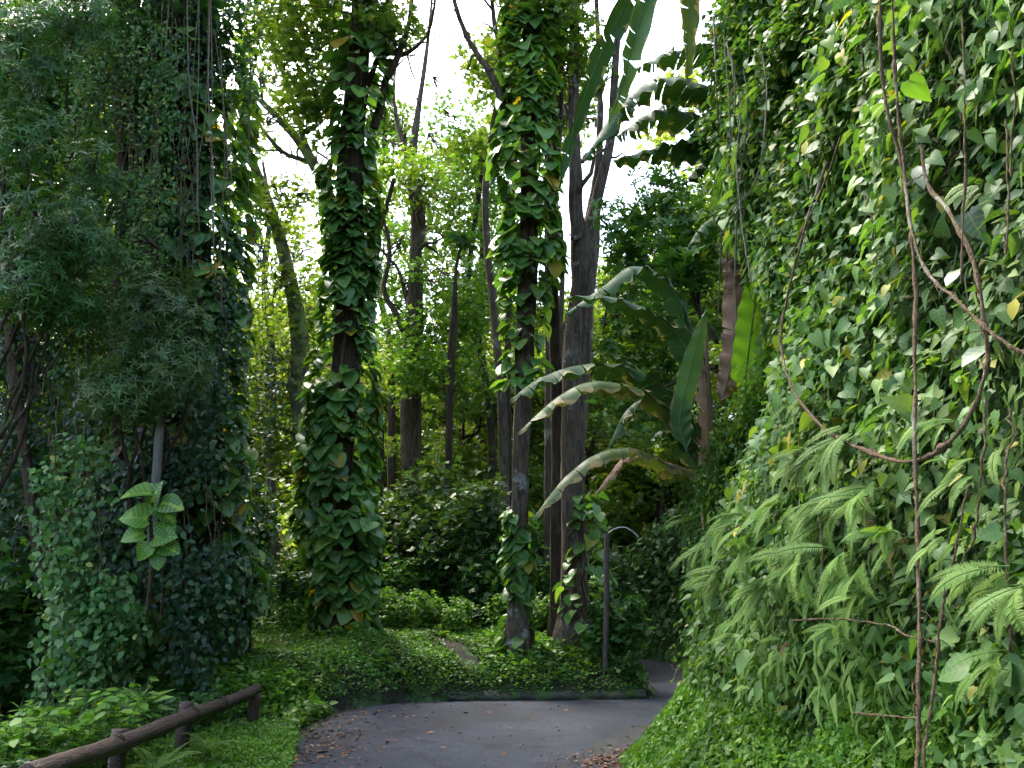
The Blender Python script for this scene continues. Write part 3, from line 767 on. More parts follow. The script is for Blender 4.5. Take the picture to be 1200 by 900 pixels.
def fern(p, n, count, L, label, meshes=FR, side=0.0, down=.5, up=.4, dead=0, group=None):
    root = thing('fern', p, label, 'fern', group)
    n = norm(n); tg = np.array([-n[1], n[0], 0])
    for i in range(count):
        a = rng.uniform(-1.25, 1.25) + side
        f = n * math.cos(a) * .9 + tg * math.sin(a) + Z * rng.uniform(-down, up)
        leaf_objs(root, [(FRD if i < dead else meshes)[i % len(FRD if i < dead else meshes)]], np.array([p + n * .05 + rng.normal(0, .04, 3)]), np.array([f]), np.array([Z * .35 + n * 1.0 + np.array([0, -.25, 0])]), [rng.uniform(.75, 1.1) * L], 'frond')
    return root
fl = [(1010, 520, .42, 9, 'sword fern with pale arching fronds under the liana loop'),
      (960, 545, .40, 7, 'sword fern left of the liana loop bottom'),
      (930, 600, .42, 9, 'sword fern with long drooping fronds at mid height of the bank'),
      (985, 605, .45, 10, 'large sword fern hanging just left of the upright liana'),
      (1030, 590, .42, 9, 'sword fern hanging behind the upright liana'),
      (895, 645, .45, 8, 'sword fern leftmost among the large hanging ferns'),
      (870, 625, .40, 6, 'sword fern near the hanging brown stems left of the fern bank'),
      (960, 665, .42, 9, 'sword fern with fronds hanging almost straight down'),
      (1010, 660, .40, 8, 'sword fern lowest beside the upright liana'),
      (900, 700, .36, 7, 'small sword fern low on the bank above the bright ground cover'),
      (850, 690, .40, 7, 'sword fern overhanging the road bend from the bank'),
      (1000, 745, .28, 6, 'short fern just above the bright ground cover'),
      (1200, 690, .36, 8, 'fern with wide fronds cut off by the right edge'),
      (1150, 560, .26, 6, 'small fern right of the loop liana'),
      (1120, 515, .24, 5, 'small fern beneath the right side of the liana loop'),
      (840, 650, .42, 6, 'fern leaning out over the road near the banana stem'),
      (1185, 790, .25, 5, 'fern low at the right edge with one pale frond'),
      (1020, 700, .3, 6, 'fern with short fronds behind the double liana'),
      (1070, 130, .2, 4, 'tiny fern high on the bank behind the liana'),
      (1165, 235, .22, 4, 'little fern near the top right among the heart leaves'),
      (870, 745, .26, 6, 'small fern at the foot of the bank near the road bend'),
      (930, 770, .24, 5, 'small fern in the bright ground cover left of the roots'),
      (1060, 640, .34, 6, 'fern directly behind the straight liana at mid height'),
      (815, 620, .3, 5, 'fern nearest the road bend high on the bank edge'),
      (1120, 650, .26, 5, 'fern right of the thin root below the loop'),
      (950, 480, .26, 5, 'small fern among the heart leaves left of the loop')]
for px, py, L, c, lab in fl:
    s, h, p, n = wall_hit(px, py - 10, .42)
    fern(p, n, c + 4, L * 1.05, lab, dead=1 if (px * 7 + py) % 13 == 0 else 0, down=1.3, up=-.1, side=-.25)

# lianas over the bank
def path(pts, n=40):
    return spline([W(*p) for p in pts], n)
def wallpath(pts, out=.45, n=40):
    w = [wall_hit(px, py, out)[2] for px, py in pts]
    return spline(w, n)
def liana(pts, r, label, mat='liana', out=.5, n=60, world=None, name='liana', wob=.006):
    P = wallpath(pts, out, n) if world is None else world
    P = P + np.cumsum(rng.normal(0, wob, P.shape), 0) * .4
    rr = r * (1.15 + .3 * np.sin(np.arange(len(P)) * .33) * np.sin(np.arange(len(P)) * .9) + rng.normal(0, .13, len(P)))
    rr = rr * (1 + .8 * (rng.random(len(P)) < .07))
    q = B(); q.tube(P, rr * .88, 7, .15)
    if r > .005:
        for k in range(len(P) // 8):
            a = P[rng.integers(0, len(P))]; q.tube(bend(a, a + rng.normal(0, .06, 3) - Z * .07, 5, .3), np.linspace(r * .35, r * .12, 5), 4)
    return tag(q.build(name, M[mat], smooth=True, origin=P[-1]), label, 'liana')
def flatpath(pts, y0, n=60):     # hangs free, just clear of the leaves of the bank
    ys = np.array([wall_hit(min(px, 1230), min(max(py, -40), 930), .58)[2][1] for px, py, dy in pts])
    ys = np.convolve(np.pad(ys, 1, mode='edge'), [.3, .4, .3], 'valid')
    ys = np.minimum(ys, y0 + 6)
    return spline([W(px, py, y) for (px, py, dy), y in zip(pts, ys)], n)
liana(None, .0105, 'thick liana hanging in a wide loop across the right bank', world=flatpath([(970, 190, .4), (945, 260, .3), (925, 330, .2), (911, 400, .1), (925, 455, 0), (965, 502, -.05), (1015, 530, -.1), (1060, 540, -.1), (1100, 525, -.1), (1130, 490, -.1), (1150, 430, -.1), (1150, 370, -.1), (1138, 300, -.05), (1110, 245, 0), (1085, 215, .1), (1075, 170, .3)], 4.4, 110))
liana(None, .0105, 'straight reddish liana falling from the top right to the ground', world=flatpath([(1030, -60, .6), (1032, 60, .3), (1040, 130, .2), (1058, 200, .1), (1068, 300, 0), (1072, 420, 0), (1075, 560, 0), (1079, 700, -.1), (1081, 800, -.2), (1079, 915, -.4)], 4.5, 90))
liana(None, .009, 'liana that crosses the straight one and slants to the right edge', world=flatpath([(1045, -60, .6), (1052, 80, .2), (1060, 160, 0), (1072, 260, 0), (1095, 320, .05), (1130, 350, .2), (1170, 385, .3), (1215, 410, .3)], 4.45, 80))
liana(None, .006, 'thin reddish root beside the straight liana below the fern bank', world=flatpath([(1135, 570, .1), (1120, 640, .1), (1105, 700, 0), (1095, 760, -.1), (1088, 840, -.2), (1085, 915, -.4)], 4.3, 50))
liana(None, .004, 'wire-thin dark stem lying across the ferns to the right', world=flatpath([(925, 728, 1.2), (980, 727, .8), (1035, 733, .4), (1060, 745, .1), (1095, 754, 0)], 4.3, 30))
liana(None, .004, 'wire-thin stem across the bright ground cover', world=flatpath([(1000, 835, .3), (1030, 838, .1), (1078, 842, 0)], 4.0, 20))
liana(None, .007, 'dark slanting stem high on the bank above the loop', 'liana', world=flatpath([(985, 160, .6), (965, 215, .4), (945, 260, .3), (925, 300, .3)], 5.6, 30))
liana(None, .006, 'grey branch slanting down left from the yellow leaves', 'root', world=flatpath([(893, 60, .2), (898, 110, 0), (895, 170, 0), (885, 215, 0), (860, 250, 0), (840, 290, .2)], 8.0, 40))
liana(None, .006, 'grey stem rising beside the upper banana leaves', 'root', world=flatpath([(852, 50, .2), (868, 120, 0), (862, 190, 0), (868, 260, 0), (880, 330, .2)], 8.2, 40))
for i, (a, b_) in enumerate([(836, 842), (848, 852), (857, 849), (872, 866)]):
    liana(None, .006, ['thin dry vine leftmost of those hanging by the upper banana plant', 'thin dry vine second from the left by the upper banana plant', 'thin dry vine third from the left by the upper banana plant', 'thin dry vine rightmost of those hanging by the upper banana plant'][i], 'root',
          world=flatpath([(a, 20 + 20 * i, .1), (a + 5, 130, 0), (b_, 240, 0), (b_ - 6, 330 + 25 * i, .1)], 8.6, 30), name='hanging_vine')
for i, (a, y0, y1, d) in enumerate([(958, 590, 700, 5.6), (1128, 20, 330, 4.6), (1178, 140, 300, 4.2), (822, 600, 690, 9.0), (1187, 60, 200, 4.4)]):
    liana(None, .005, ['short dry stem standing among the hanging ferns', 'dry brown stem near the right edge at the top', 'short dry stem at the right edge beside the big leaves', 'pale hanging root over the road bend', 'thin pale twig in the top right corner'][i], 'liana',
          world=flatpath([(a, y0, .1), (a + 3, (y0 + y1) / 2, 0), (a - 2, y1, 0)], d, 20), name='dry_stem')

TV = [((880, 120), (870, 260), (885, 400), 'left of the dark slanting stem'), ((1010, 60), (1000, 200), (1015, 330), 'above the heart leaves left of the straight liana'), ((1150, 420), (1160, 560), (1150, 700), 'right of the loop near the right edge'),
      ((940, 480), (935, 560), (950, 680), 'through the ferns left of the loop'), ((1110, 30), (1120, 140), (1100, 210), 'above the bend of the loop liana'), ((1185, 480), (1178, 600), (1190, 760), 'along the right edge beside the wide fern'), ((905, 560), (895, 640), (905, 730), 'among the leftmost ferns')]
for k, (a, b_, c_, wh) in enumerate(TV):
    liana(None, .004 + .001 * (k % 3), 'thin brown vine hugging the bank ' + wh, 'liana', world=wallpath([a, b_, c_], .36, 30), name='thin_vine', wob=.02)

# ------------------------------------------------------------------ banana plants
def banana_leaf(parent, pts, wid, mat, face=None, droop=.35, tear=.25, n=46, split_at=None, ripple=.14, name='leaf', both=(1, 1)):
    P = path(pts, n); T = norm(np.gradient(P, axis=0))
    t = np.linspace(0, 1, n)
    if face is None and parent.location.z < 5: wid = wid * 1.15; droop = droop * .65
    wv = wid * np.clip(np.minimum(1, (t / .12) ** .6), 0, 1) * np.clip(((1 - t) / .35), 0, 1) ** .5
    if face is None: S = norm(np.cross(T, Z))
    else:
        S = np.tile(np.asarray(face, float), (n, 1)); S = norm(S - T * (S * T).sum(1, keepdims=True))
    N = norm(np.cross(S, T)); N *= np.sign(N[:, 2:3] + 1e-6) if face is None else 1
    q = B()
    for sg in (-1, 1):
        if not both[0 if sg < 0 else 1]: continue
        seg, ang, start = [], 0, 0
        g = np.zeros(n, int); a = 0
        for i in range(1, n):
            if rng.random() < tear: a += 1
            g[i] = a
        dv = droop + rng.normal(0, .14, a + 1) * (1 if tear > 0 else 0)
        lv = 1 - .18 * rng.random(a + 1) * (1 if tear > 0 else 0)
        for gi in range(a + 1):
            idx = np.where(g == gi)[0]
            if idx[-1] + 1 < n: idx = np.append(idx, idx[-1] + 1)
            if len(idx) < 2: continue
            rows = []
            for c in (0, .33, .7, 1.0):
                an = dv[gi] * (.25 + .75 * c)
                w = wv[idx] * lv[gi] * c
                rp = ripple * wid * c * np.sin(idx * 1.1 + sg) 
                shrink = (1 - .10 * c) if len(idx) > 2 else 1
                base = P[idx]; mid = base.mean(0)
                b2 = mid + (base - mid) * shrink
                rows.append(b2 + S[idx] * (sg * w * math.cos(an))[:, None] + N[idx] * (-w * math.sin(an) + rp)[:, None] + T[idx] * (w * .25)[:, None])
            R = np.stack(rows, 1); m = len(idx)
            ii = np.arange(m - 1)[:, None] * 4; jj = np.arange(3)[None]
            F = np.stack([ii + jj, ii + jj + 1, ii + 4 + jj + 1, ii + 4 + jj], -1).reshape(-1, 4)
            U = np.stack([np.broadcast_to(.5 + sg * np.array([0, .15, .33, .5]), (m, 4)), np.broadcast_to(t[idx][:, None], (m, 4))], -1)
            q.raw(R.reshape(-1, 3), F, U.reshape(-1, 2), .5)
    o = q.build(name, M[mat], parent, smooth=True)
    r = B(); r.tube(P - N * .004, .010 * (1 - .8 * t) + .002, 5)
    m = r.build('midrib', M['stem_green'] if mat != 'banana_dead' else M['banana_dead'], None, smooth=True, origin=np.array(parent.location))
    m.location = (0, 0, 0); m.parent = o
    return o
FC = (1, 0, .0)
bd = 9.2
s_, h_, p_, n_ = wall_hit(850, 500, .1)
low = thing('banana_plant', W(832, 560, 9.6), 'banana plant with arching torn leaves over the road, growing low on the right bank', 'banana plant')
q = B(); q.tube(path([(838, 620, 9.5), (832, 520, 9.4), (828, 440, 9.3), (826, 370, 9.3)], 20), [.055] * 6 + list(np.linspace(.055, .025, 14)), 9, .2)
q.build('stem', M['banana_dead'], low, smooth=True)
banana_leaf(low, [(828, 470, 9.5), (800, 400, 9.3), (765, 368, 9.1), (715, 348, 8.9), (664, 348, 8.8)], .16, 'banana', droop=.75, tear=.3)
banana_leaf(low, [(828, 430, 9.9), (790, 340, 9.8), (745, 312, 9.7), (708, 335, 9.6), (662, 368, 9.5)], .2, 'banana', droop=1.0, tear=.25)
banana_leaf(low, [(820, 520, 9.3), (785, 462, 9.0), (740, 432, 8.8), (680, 428, 8.6), (630, 445, 8.4), (597, 470, 8.3)], .2, 'banana', droop=.8, tear=.35)
banana_leaf(low, [(820, 520, 9.3), (770, 470, 8.8), (735, 452, 8.4), (690, 448, 8.2), (650, 468, 8.0), (606, 508, 7.9)], .15, 'banana_yellow', droop=.9, tear=.25)
banana_leaf(low, [(822, 530, 9.4), (780, 470, 9.3), (745, 430, 9.2), (708, 412, 9.1)], .10, 'banana', droop=.6, tear=.25)
banana_leaf(low, [(818, 540, 9.5), (800, 500, 9.4), (765, 468, 9.3), (735, 480, 9.3), (712, 525, 9.3)], .15, 'banana', droop=.95, tear=.2)
banana_leaf(low, [(818, 555, 9.5), (790, 548, 9.3), (745, 526, 9.0), (700, 532, 8.8), (660, 562, 8.6), (624, 608, 8.5)], .15, 'banana_yellow', droop=1.1, tear=.3)
banana_leaf(low, [(818, 555, 9.6), (775, 540, 9.5), (735, 535, 9.4), (715, 555, 9.4), (697, 580, 9.4)], .08, 'banana_dead', droop=1.2, tear=.4)
banana_leaf(low, [(805, 530, 8.9), (797, 490, 8.8), (810, 430, 8.7), (829, 358, 8.6)], .115, 'banana_pale', face=(1, .2, 0), droop=.08, tear=.0)
banana_leaf(low, [(818, 550, 9.6), (800, 520, 9.5), (775, 505, 9.4), (760, 520, 9.4)], .14, 'banana', droop=.6, tear=.25)
banana_leaf(low, [(845, 470, 9.2), (858, 420, 9.1), (862, 340, 9.0), (850, 300, 9.0)], .17, 'banana_dead', face=(1, -.4, 0), droop=.5, tear=.4, ripple=.3)
banana_leaf(low, [(830, 560, 9.3), (829, 500, 9.2), (826, 440, 9.1), (822, 390, 9.0)], .10, 'banana_dead', face=(1, .8, 0), droop=.8, tear=.4, ripple=.35)
banana_leaf(low, [(872, 470, 8.9), (876, 420, 8.8), (884, 360, 8.7), (892, 300, 8.6)], .16, 'banana_lit', face=(1, .1, 0), droop=.1, tear=.0)
banana_leaf(low, [(880, 460, 8.6), (900, 410, 8.5), (906, 360, 8.5), (900, 310, 8.6)], .12, 'banana_pale', face=(1, .6, 0), droop=.3, tear=.05)
banana_leaf(low, [(862, 420, 9.4), (868, 360, 9.3), (872, 300, 9.3), (880, 240, 9.4)], .19, 'banana', face=(1, .3, 0), droop=.15, tear=.25)
up_ = thing('banana_plant', W(905, 160, 9.2), 'banana plant with huge dark leaves against the sky, rooted high on the right bank', 'banana plant')
q = B(); q.tube(path([(900, 260, 9.4), (893, 160, 9.3), (885, 80, 9.2), (880, 20, 9.2)], 20), np.linspace(.07, .03, 20), 9, .2)
q.build('stem', M['banana_dead'], up_, smooth=True)
banana_leaf(up_, [(885, 60, 9.2), (830, -60, 9.0), (770, -50, 8.7), (715, 40, 8.5), (682, 120, 8.3), (655, 212, 8.2)], .15, 'banana', face=(.75, .65, 0), droop=.3, tear=.3)
banana_leaf(up_, [(890, 60, 9.0), (840, -90, 8.8), (785, -70, 8.6), (745, 40, 8.4), (730, 100, 8.3), (712, 148, 8.3)], .14, 'banana_pale', face=(.8, .5, .1), droop=.25, tear=.3)
banana_leaf(up_, [(885, 30, 9.0), (850, -80, 8.9), (815, -50, 8.8), (806, 30, 8.7), (806, 104, 8.7)], .15, 'banana_yellow', face=(1, .5, 0), droop=.4, tear=.2)
banana_leaf(up_, [(890, 180, 9.3), (840, 112, 9.2), (780, 92, 9.1), (730, 118, 9.0), (683, 188, 8.9)], .27, 'banana', droop=.75, tear=.3)
banana_leaf(up_, [(890, 190, 9.4), (830, 142, 9.4), (770, 130, 9.3), (722, 160, 9.3)], .30, 'banana', droop=.6, tear=.35)
banana_leaf(up_, [(895, 200, 9.1), (840, 172, 9.0), (780, 172, 9.0), (718, 188, 8.9)], .26, 'banana', droop=.5, tear=.2)
banana_leaf(up_, [(900, 170, 9.8), (850, 120, 9.9), (800, 105, 9.9), (750, 150, 9.9)], .26, 'banana', droop=.55, tear=.2)
banana_leaf(up_, [(900, 200, 9.8), (860, 165, 9.8), (815, 160, 9.8), (765, 190, 9.8)], .24, 'banana', droop=.5, tear=.2)
banana_leaf(up_, [(890, 215, 9.2), (850, 150, 9.1), (820, 150, 9.0), (795, 185, 9.0)], .22, 'banana', droop=.6, tear=.2)
banana_leaf(up_, [(880, 120, 9.6), (840, 70, 9.6), (790, 60, 9.6), (745, 80, 9.5)], .26, 'banana', droop=.5, tear=.35)
banana_leaf(up_, [(890, 210, 9.6), (850, 180, 9.6), (825, 190, 9.5), (800, 215, 9.5)], .2, 'banana', droop=.7, tear=.2)
banana_leaf(up_, [(905, 150, 9.5), (935, 80, 9.5), (950, 30, 9.5), (955, -30, 9.4)], .3, 'banana', face=(1, .3, 0), droop=.2, tear=.35)
banana_leaf(up_, [(900, 190, 9.3), (925, 150, 9.2), (930, 100, 9.2), (910, 60, 9.2)], .24, 'banana', face=(1, .3, 0), droop=.3, tear=.35)
banana_leaf(up_, [(895, 230, 9.3), (860, 240, 9.2), (825, 262, 9.2), (805, 290, 9.2)], .18, 'banana', droop=.7, tear=.35)

# ------------------------------------------------------------------ leaf clouds, twigs and shrubs
def cloud_pts(c, r, n, scale=1.3, thr=.42, seed=0, shell=.5):
    d = rand_dirs(n); u = rng.random(n) ** shell
    P = np.asarray(c) + d * u[:, None] * np.asarray(r)
    k = vnoise(P * scale + seed); ok = k > thr + .12 * (rng.random(n) - .5)
    return P[ok], d[ok]
def cloud(q, c, r, n, size, tpl=DIA, scale=1.3, thr=.42, seed=0, flatness=.7, shell=.5):
    P, d = cloud_pts(c, r, n, scale, thr, seed, shell)
    m = len(P); f = rand_dirs(m) + d * .5; f[:, 2] = f[:, 2] * .4 - .3
    q.leaves(tpl, P, f, rand_dirs(m, flatness * 2.5), rng.uniform(size[0], size[1], m))
    return P
def twigs(q, start, P, k, r=.02, n=8):
    if len(P) == 0: return
    for i in rng.choice(len(P), min(k, len(P)), False):
        q.tube(bend(start, P[i], n, .22), np.linspace(r, .004, n), 4)

def shrub(h, rad, n, size, tpl, leafm, label, stems=7, seed=0, barkm='bark_dark', thr=.42, group='undergrowth shrubs'):
    root = thing('shrub', (0, 0, 0), label, 'shrub', group)
    w, q = B(), B()
    for k in range(stems):
        a = rng.uniform(0, 6.28); rr = rad * rng.uniform(.2, .9)
        tip = np.array([math.cos(a) * rr, math.sin(a) * rr, h * rng.uniform(.6, 1)])
        P = bend((rng.normal(0, .08), rng.normal(0, .08), -.1), tip, 9, .15)
        w.tube(P, np.linspace(.022, .006, 9), 5)
        for j in range(3, 9):
            cloud(q, P[j], (rad * .3, rad * .3, h * .13), n // (stems * 6), size, tpl, 3.0, thr * .7, seed + k)
        w2 = P[rng.integers(3, 8)]
        w.tube(bend(w2, w2 + rng.normal(0, .3, 3) * rad, 6), np.linspace(.01, .003, 6), 4)
    cloud(q, (0, 0, h * .55), (rad, rad, h * .5), n // 3, size, tpl, 1.8, thr, seed)
    a = w.build('stem', M[barkm], root); b = q.build('foliage', M[leafm], root, kind='stuff')
    return root, [a, b]

def tree_proto(label, h, crown_r, n, leafm, barkm, r0, size, nb=9, seed=0, low=.35, group='trees far behind the road'):
    root = thing('broadleaf_tree', (0, 0, 0), label, 'tree', group)
    w, q = B(), B()
    top = np.array([rng.normal(0, .8), rng.normal(0, .8), h * .85])
    T = bend((0, 0, -.4), top, 14, .06)
    w.tube(T, np.linspace(r0, r0 * .25, 14), 8, .15)
    for k in range(nb):
        u = low + (1 - low) * (k + .5) / nb
        a = 2.4 * k + rng.normal(0, .3); st = T[int(u * 13)]
        L = crown_r * (1.15 - .55 * u) * rng.uniform(.8, 1.15)
        e = st + np.array([math.cos(a) * L, math.sin(a) * L, h * .16 * rng.uniform(.3, 1.2)])
        Pb = bend(st, e, 10, .2, .05)
        w.tube(Pb, np.linspace(r0 * .4, .02, 10), 5)
        for j in (5, 7, 9):
            c = Pb[j] + rng.normal(0, .25, 3)
            Pq = cloud(q, c, np.array([1.1, 1.1, .6]) * crown_r * .34, n // (nb * 3), size, SPRIG, .9, .4, seed + k)
            twigs(w, Pb[max(0, j - 2)], Pq, 4, .02, 5)
    a = w.build('trunk', M[barkm], root); b = q.build('crown', M[leafm], root, kind='stuff')
    a['kind'] = 'thing'; del a['kind']
    return root, [a, b]

def ground_at(px, Y):
    x = 0.0
    for _ in range(4):
        z = float(H(x, Y)); x = (px - 600) / FPX * (Y * math.cos(PITCH) + (z - 1.6) * math.sin(PITCH))
    return np.array([x, Y, z])

# ------------------------------------------------------------------ near trees, their vines and crowns
PM = []
for k in range(4):
    q = B(); t = leaf_t([0, .12, .35, .6, .85, 1], [(.2 + .02 * k, -.17), (.42 + .03 * k, -.03), (.52 + .03 * k, .26), (.48, .54), (.27, .82), (.03, .98)], .06 + .04 * k, .2 + .1 * k)
    q.leaves(t, np.zeros((1, 3)), np.array([[0, 1., 0]]), np.array([[0, 0, 1.]]), 1.0, np.array([0.0]))
    q.tube(np.array([(0, 0, 0), (0, -.25, -.03), (0, -.5, -.2)]), .016, 4)
    PM.append(q)
PMD = [q.mesh('leaf', M['pothos'], smooth=True) for q in PM]
PML = [q.mesh('leaf', M['pothos_light'], smooth=True) for q in PM]
PMV = [q.mesh('leaf', M['variegated'], smooth=True) for q in PM]
# one torn yellow-orange leaf
def pothos(path_, width, n, nrest, label, size, light=.0, gaps=(), face=1.0, yellow=0, group='large-leaved creepers climbing the tree trunks', meshes=None):
    """a climbing plant round the trunk axis path_ (points) with half width function width(z)"""
    root = thing('climbing_vine', path_[0], label, 'climbing vine', group)
    zz = path_[:, 2]
    def pts(m, front):
        z = rng.uniform(zz.min(), zz.max(), m)
        c = vnoise(np.stack([z * 1.7, 0 * z + path_[0][0], 0 * z], -1))
        a = rng.uniform(-math.pi, 0, m) if front else rng.uniform(0, 6.283, m)
        k2 = vnoise(np.stack([z * 1.1, np.cos(a) * 1.3 + path_[0][0], np.sin(a) * 1.3], -1))
        k3 = vnoise(np.stack([z * 3.1, np.cos(a) * 3 + 9, np.sin(a) * 3], -1)); ok = k2 * .6 + k3 * .4 > .27
        for (g0, g1, pr) in gaps: ok &= ~((z > g0) & (z < g1) & (rng.random(m) < pr))
        z, a, k2 = z[ok], a[ok], k2[ok]
        ax = np.stack([np.interp(z, zz, path_[:, 0]), np.interp(z, zz, path_[:, 1]), z], -1)
        r = width(z) * (.45 + .65 * k2 + .15 * rng.random(len(z)))
        o = np.stack([np.cos(a), np.sin(a), 0 * a], -1)
        P = ax + o * r[:, None]
        f = o * rng.uniform(.3, 1.0, (len(z), 1)) - Z * rng.uniform(.1, .9, (len(z), 1)) + np.stack([-o[:, 1], o[:, 0], 0 * a], -1) * rng.normal(0, .5, (len(z), 1))
        u = o * .45 + Z * rng.uniform(.6, 1.2, (len(z), 1)) + rng.normal(0, .2, (len(z), 3))
        return P, f, u
    P, f, u = pts(int(n * 1.5), True); P, f, u = P[:n], f[:n], u[:n]
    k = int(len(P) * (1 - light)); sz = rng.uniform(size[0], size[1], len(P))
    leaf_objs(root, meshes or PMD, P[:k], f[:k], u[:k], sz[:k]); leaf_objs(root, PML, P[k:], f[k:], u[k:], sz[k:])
    P, f, u = pts(nrest, False); q = B()
    q.leaves(POTHOS, P, f, u, rng.uniform(size[0] * .7, size[1], len(P)))
    q.build('inner_leaves', M['pothos'], root, kind='stuff')
    q = B()
    for j in range(5):
        a = rng.uniform(-3, 0); zs = np.linspace(zz.min(), zz.max(), 40)
        a = a + np.cumsum(rng.normal(0, .12, 40))
        ax = np.stack([np.interp(zs, zz, path_[:, 0]) + np.cos(a) * width(zs) * .42, np.interp(zs, zz, path_[:, 1]) + np.sin(a) * width(zs) * .42, zs], -1)
        q.tube(ax, .014, 5)
    q.build('stem', M['liana'], root)
    return root

def trunk_tree(pts, radii, label, barkm, branches=(), crown=None, name='tree', n=50, rough=.22, sides=12, flare=True, leafsize=(.06, .12), leafm='crown'):
    P = path(pts, n); P = np.vstack([P[0] - Z * .9, P]); n += 1
    r = np.interp(np.linspace(0, 1, n), np.linspace(0, 1, len(radii)), radii)
    if flare: r = r * (1 + .7 * np.exp(-np.maximum(P[:, 2] - P[1, 2], 0) / .35))
    root = thing(name, P[1], label, 'tree')
    q = B(); q.tube(P, r, sides, rough); q.build('trunk', M[barkm], root, smooth=True)
    ends = [P[-1]]
    for bp, br in branches:
        Pb = path(bp, 26) + 0
        w = np.cumsum(rng.normal(0, .012, Pb.shape), 0); Pb = Pb + w - w[0]
        q = B(); q.tube(Pb, np.linspace(br[0], br[1], 26), 8, .2)
        for j in range(6, 26, 3):
            e = Pb[j] + rng.normal(0, .6, 3) + Z * .35; Q = bend(Pb[j], e, 8, .3)
            q.tube(Q, np.linspace(br[1] * .6 + .008, .005, 8), 5)
            q.tube(bend(Q[4], Q[4] + rng.normal(0, .35, 3) + Z * .15, 6, .3), np.linspace(.009, .004, 6), 4)
        q.build('limb', M[barkm], root, smooth=True)
        ends.append(Pb[-1])
    if crown:
        q, w = B(), B()
        for (px, py, Y, rx, rz, m) in crown:
            c = W(px, py, Y)
            Pq = cloud(q, c, (rx, rx, rz), m, leafsize, SPRIG, 1.6, .46, px * .13)
            near = P[np.argmin(np.linalg.norm(P - c, axis=1))]
            twigs(w, near + (c - near) * .4, Pq, 9, .018, 7)
        q.build('crown', M[leafm], root, kind='stuff')
        if w.n: w.build('twigs', M[barkm], root, kind='stuff')
    return root, P

# T1: tall trunk wrapped in large leaves, left of centre
t1, P1 = trunk_tree([(405, 752, 15.2), (402, 640, 15.2), (398, 520, 15.1), (408, 400, 15), (412, 300, 15), (410, 200, 15), (420, 90, 15), (428, -40, 15), (432, -200, 15), (440, -420, 15)],
    [.30, .27, .26, .24, .24, .22, .2, .16, .13, .1], 'tall straight trunk left of centre, almost hidden by large-leaved climbing vine', 'bark_dark',
    branches=[([(438, 150, 15), (452, 100, 14.9), (470, 60, 14.8), (482, 20, 14.8), (490, -60, 14.8)], (.09, .03)),
              ([(425, 120, 15), (445, 70, 15), (480, 65, 15.2), (505, 30, 15.3), (512, -40, 15.3)], (.06, .02))],
    crown=[(400, 20, 15, 1.1, .7, 900), (340, 60, 15.5, 1.3, .9, 1500), (330, 0, 15.5, 1.3, .8, 1300), (370, 130, 15.5, .8, .7, 700), (380, -150, 15, 2.5, 1.5, 2500), (500, -160, 15, 2, 1.2, 1800), (455, 30, 14.6, .7, .5, 300)], name='vine_clad_tree')
zt = lambda py, Y=15: W(600, py, Y)[2]
w1 = lambda z: .34 + .26 * vnoise(np.stack([z * .8, 0 * z, 0 * z + 2], -1)) + .12 * (z < 3)
pothos(P1[(P1[:, 2] < zt(120))], w1, 300, 2600, 'thick sleeve of large dark heart-shaped leaves on the trunk left of centre', (.18, .29), .25, gaps=[(zt(450), zt(395), .7), (zt(395), zt(345), .45), (zt(230), zt(120), .6), (0, zt(720), .6), (zt(600), zt(570), .4)])
pothos(P1[(P1[:, 2] > zt(130)) & (P1[:, 2] < zt(-150))], lambda z: .5 + 0 * z, 110, 260, 'upper tuft of large leaves high on the trunk left of centre', (.24, .36), .3)
# T2 slim trunk with light leaves
t2, P2 = trunk_tree([(607, 742, 14.6), (608, 640, 14.6), (610, 540, 14.6), (614, 430, 14.6), (618, 330, 14.6), (620, 240, 14.5), (618, 130, 14.5), (622, 0, 14.5), (628, -150, 14.5), (630, -350, 14.5)],
    [.14, .13, .13, .15, .17, .16, .13, .12, .1, .07], 'slim reddish-grey trunk right of centre with light green climbing leaves', 'bark_pale',
    branches=[([(598, 150, 14.5), (580, 100, 14.3), (560, 60, 14.2), (540, 20, 14.1), (525, -50, 14)], (.08, .03)),
              ([(596, 130, 14.5), (592, 80, 14.7), (585, 20, 14.8), (575, -60, 14.8)], (.07, .03)),
              ([(612, 160, 14.5), (640, 120, 14.5), (655, 60, 14.6), (672, -20, 14.7)], (.05, .02))],
    crown=[(645, 30, 14.6, 1.0, .9, 1300), (680, 80, 15, .7, .7, 500), (560, -120, 14.5, 2.4, 1.2, 2600), (690, -140, 15, 2, 1.2, 2000), (600, 60, 14.8, .6, .6, 260)], name='vine_clad_tree', leafm='crown')
w2 = lambda z: .22 + .3 * vnoise(np.stack([z * .9, 0 * z, 0 * z + 8], -1)) + .16 * ((z > zt(330, 14.5)) & (z < zt(60, 14.5)))
pothos(P2[(P2[:, 2] < zt(590, 14.5))], lambda z: .14 + .34 * vnoise(np.stack([z * 1.6, 0 * z, 0 * z + 3], -1)), 90, 90, 'light green leaves round the foot of the slim trunk right of centre', (.14, .27), .5, gaps=[(0, zt(700, 14.5), .5)])
pothos(P2[(P2[:, 2] > zt(460, 14.5)) & (P2[:, 2] < zt(320, 14.5))], lambda z: .34 + 0 * z, 60, 30, 'lobed light green leaves halfway up the slim trunk right of centre', (.2, .3), .8)
pothos(P2[(P2[:, 2] > zt(330, 14.5)) & (P2[:, 2] < zt(-60, 14.5))], lambda z: .38 + .3 * vnoise(np.stack([z * 1.1, 0 * z, 0 * z + 3], -1)), 290, 420, 'dense sunlit clump of large leaves high on the slim trunk right of centre', (.2, .34), .6, gaps=[(zt(90, 14.5), zt(40, 14.5), .5)])
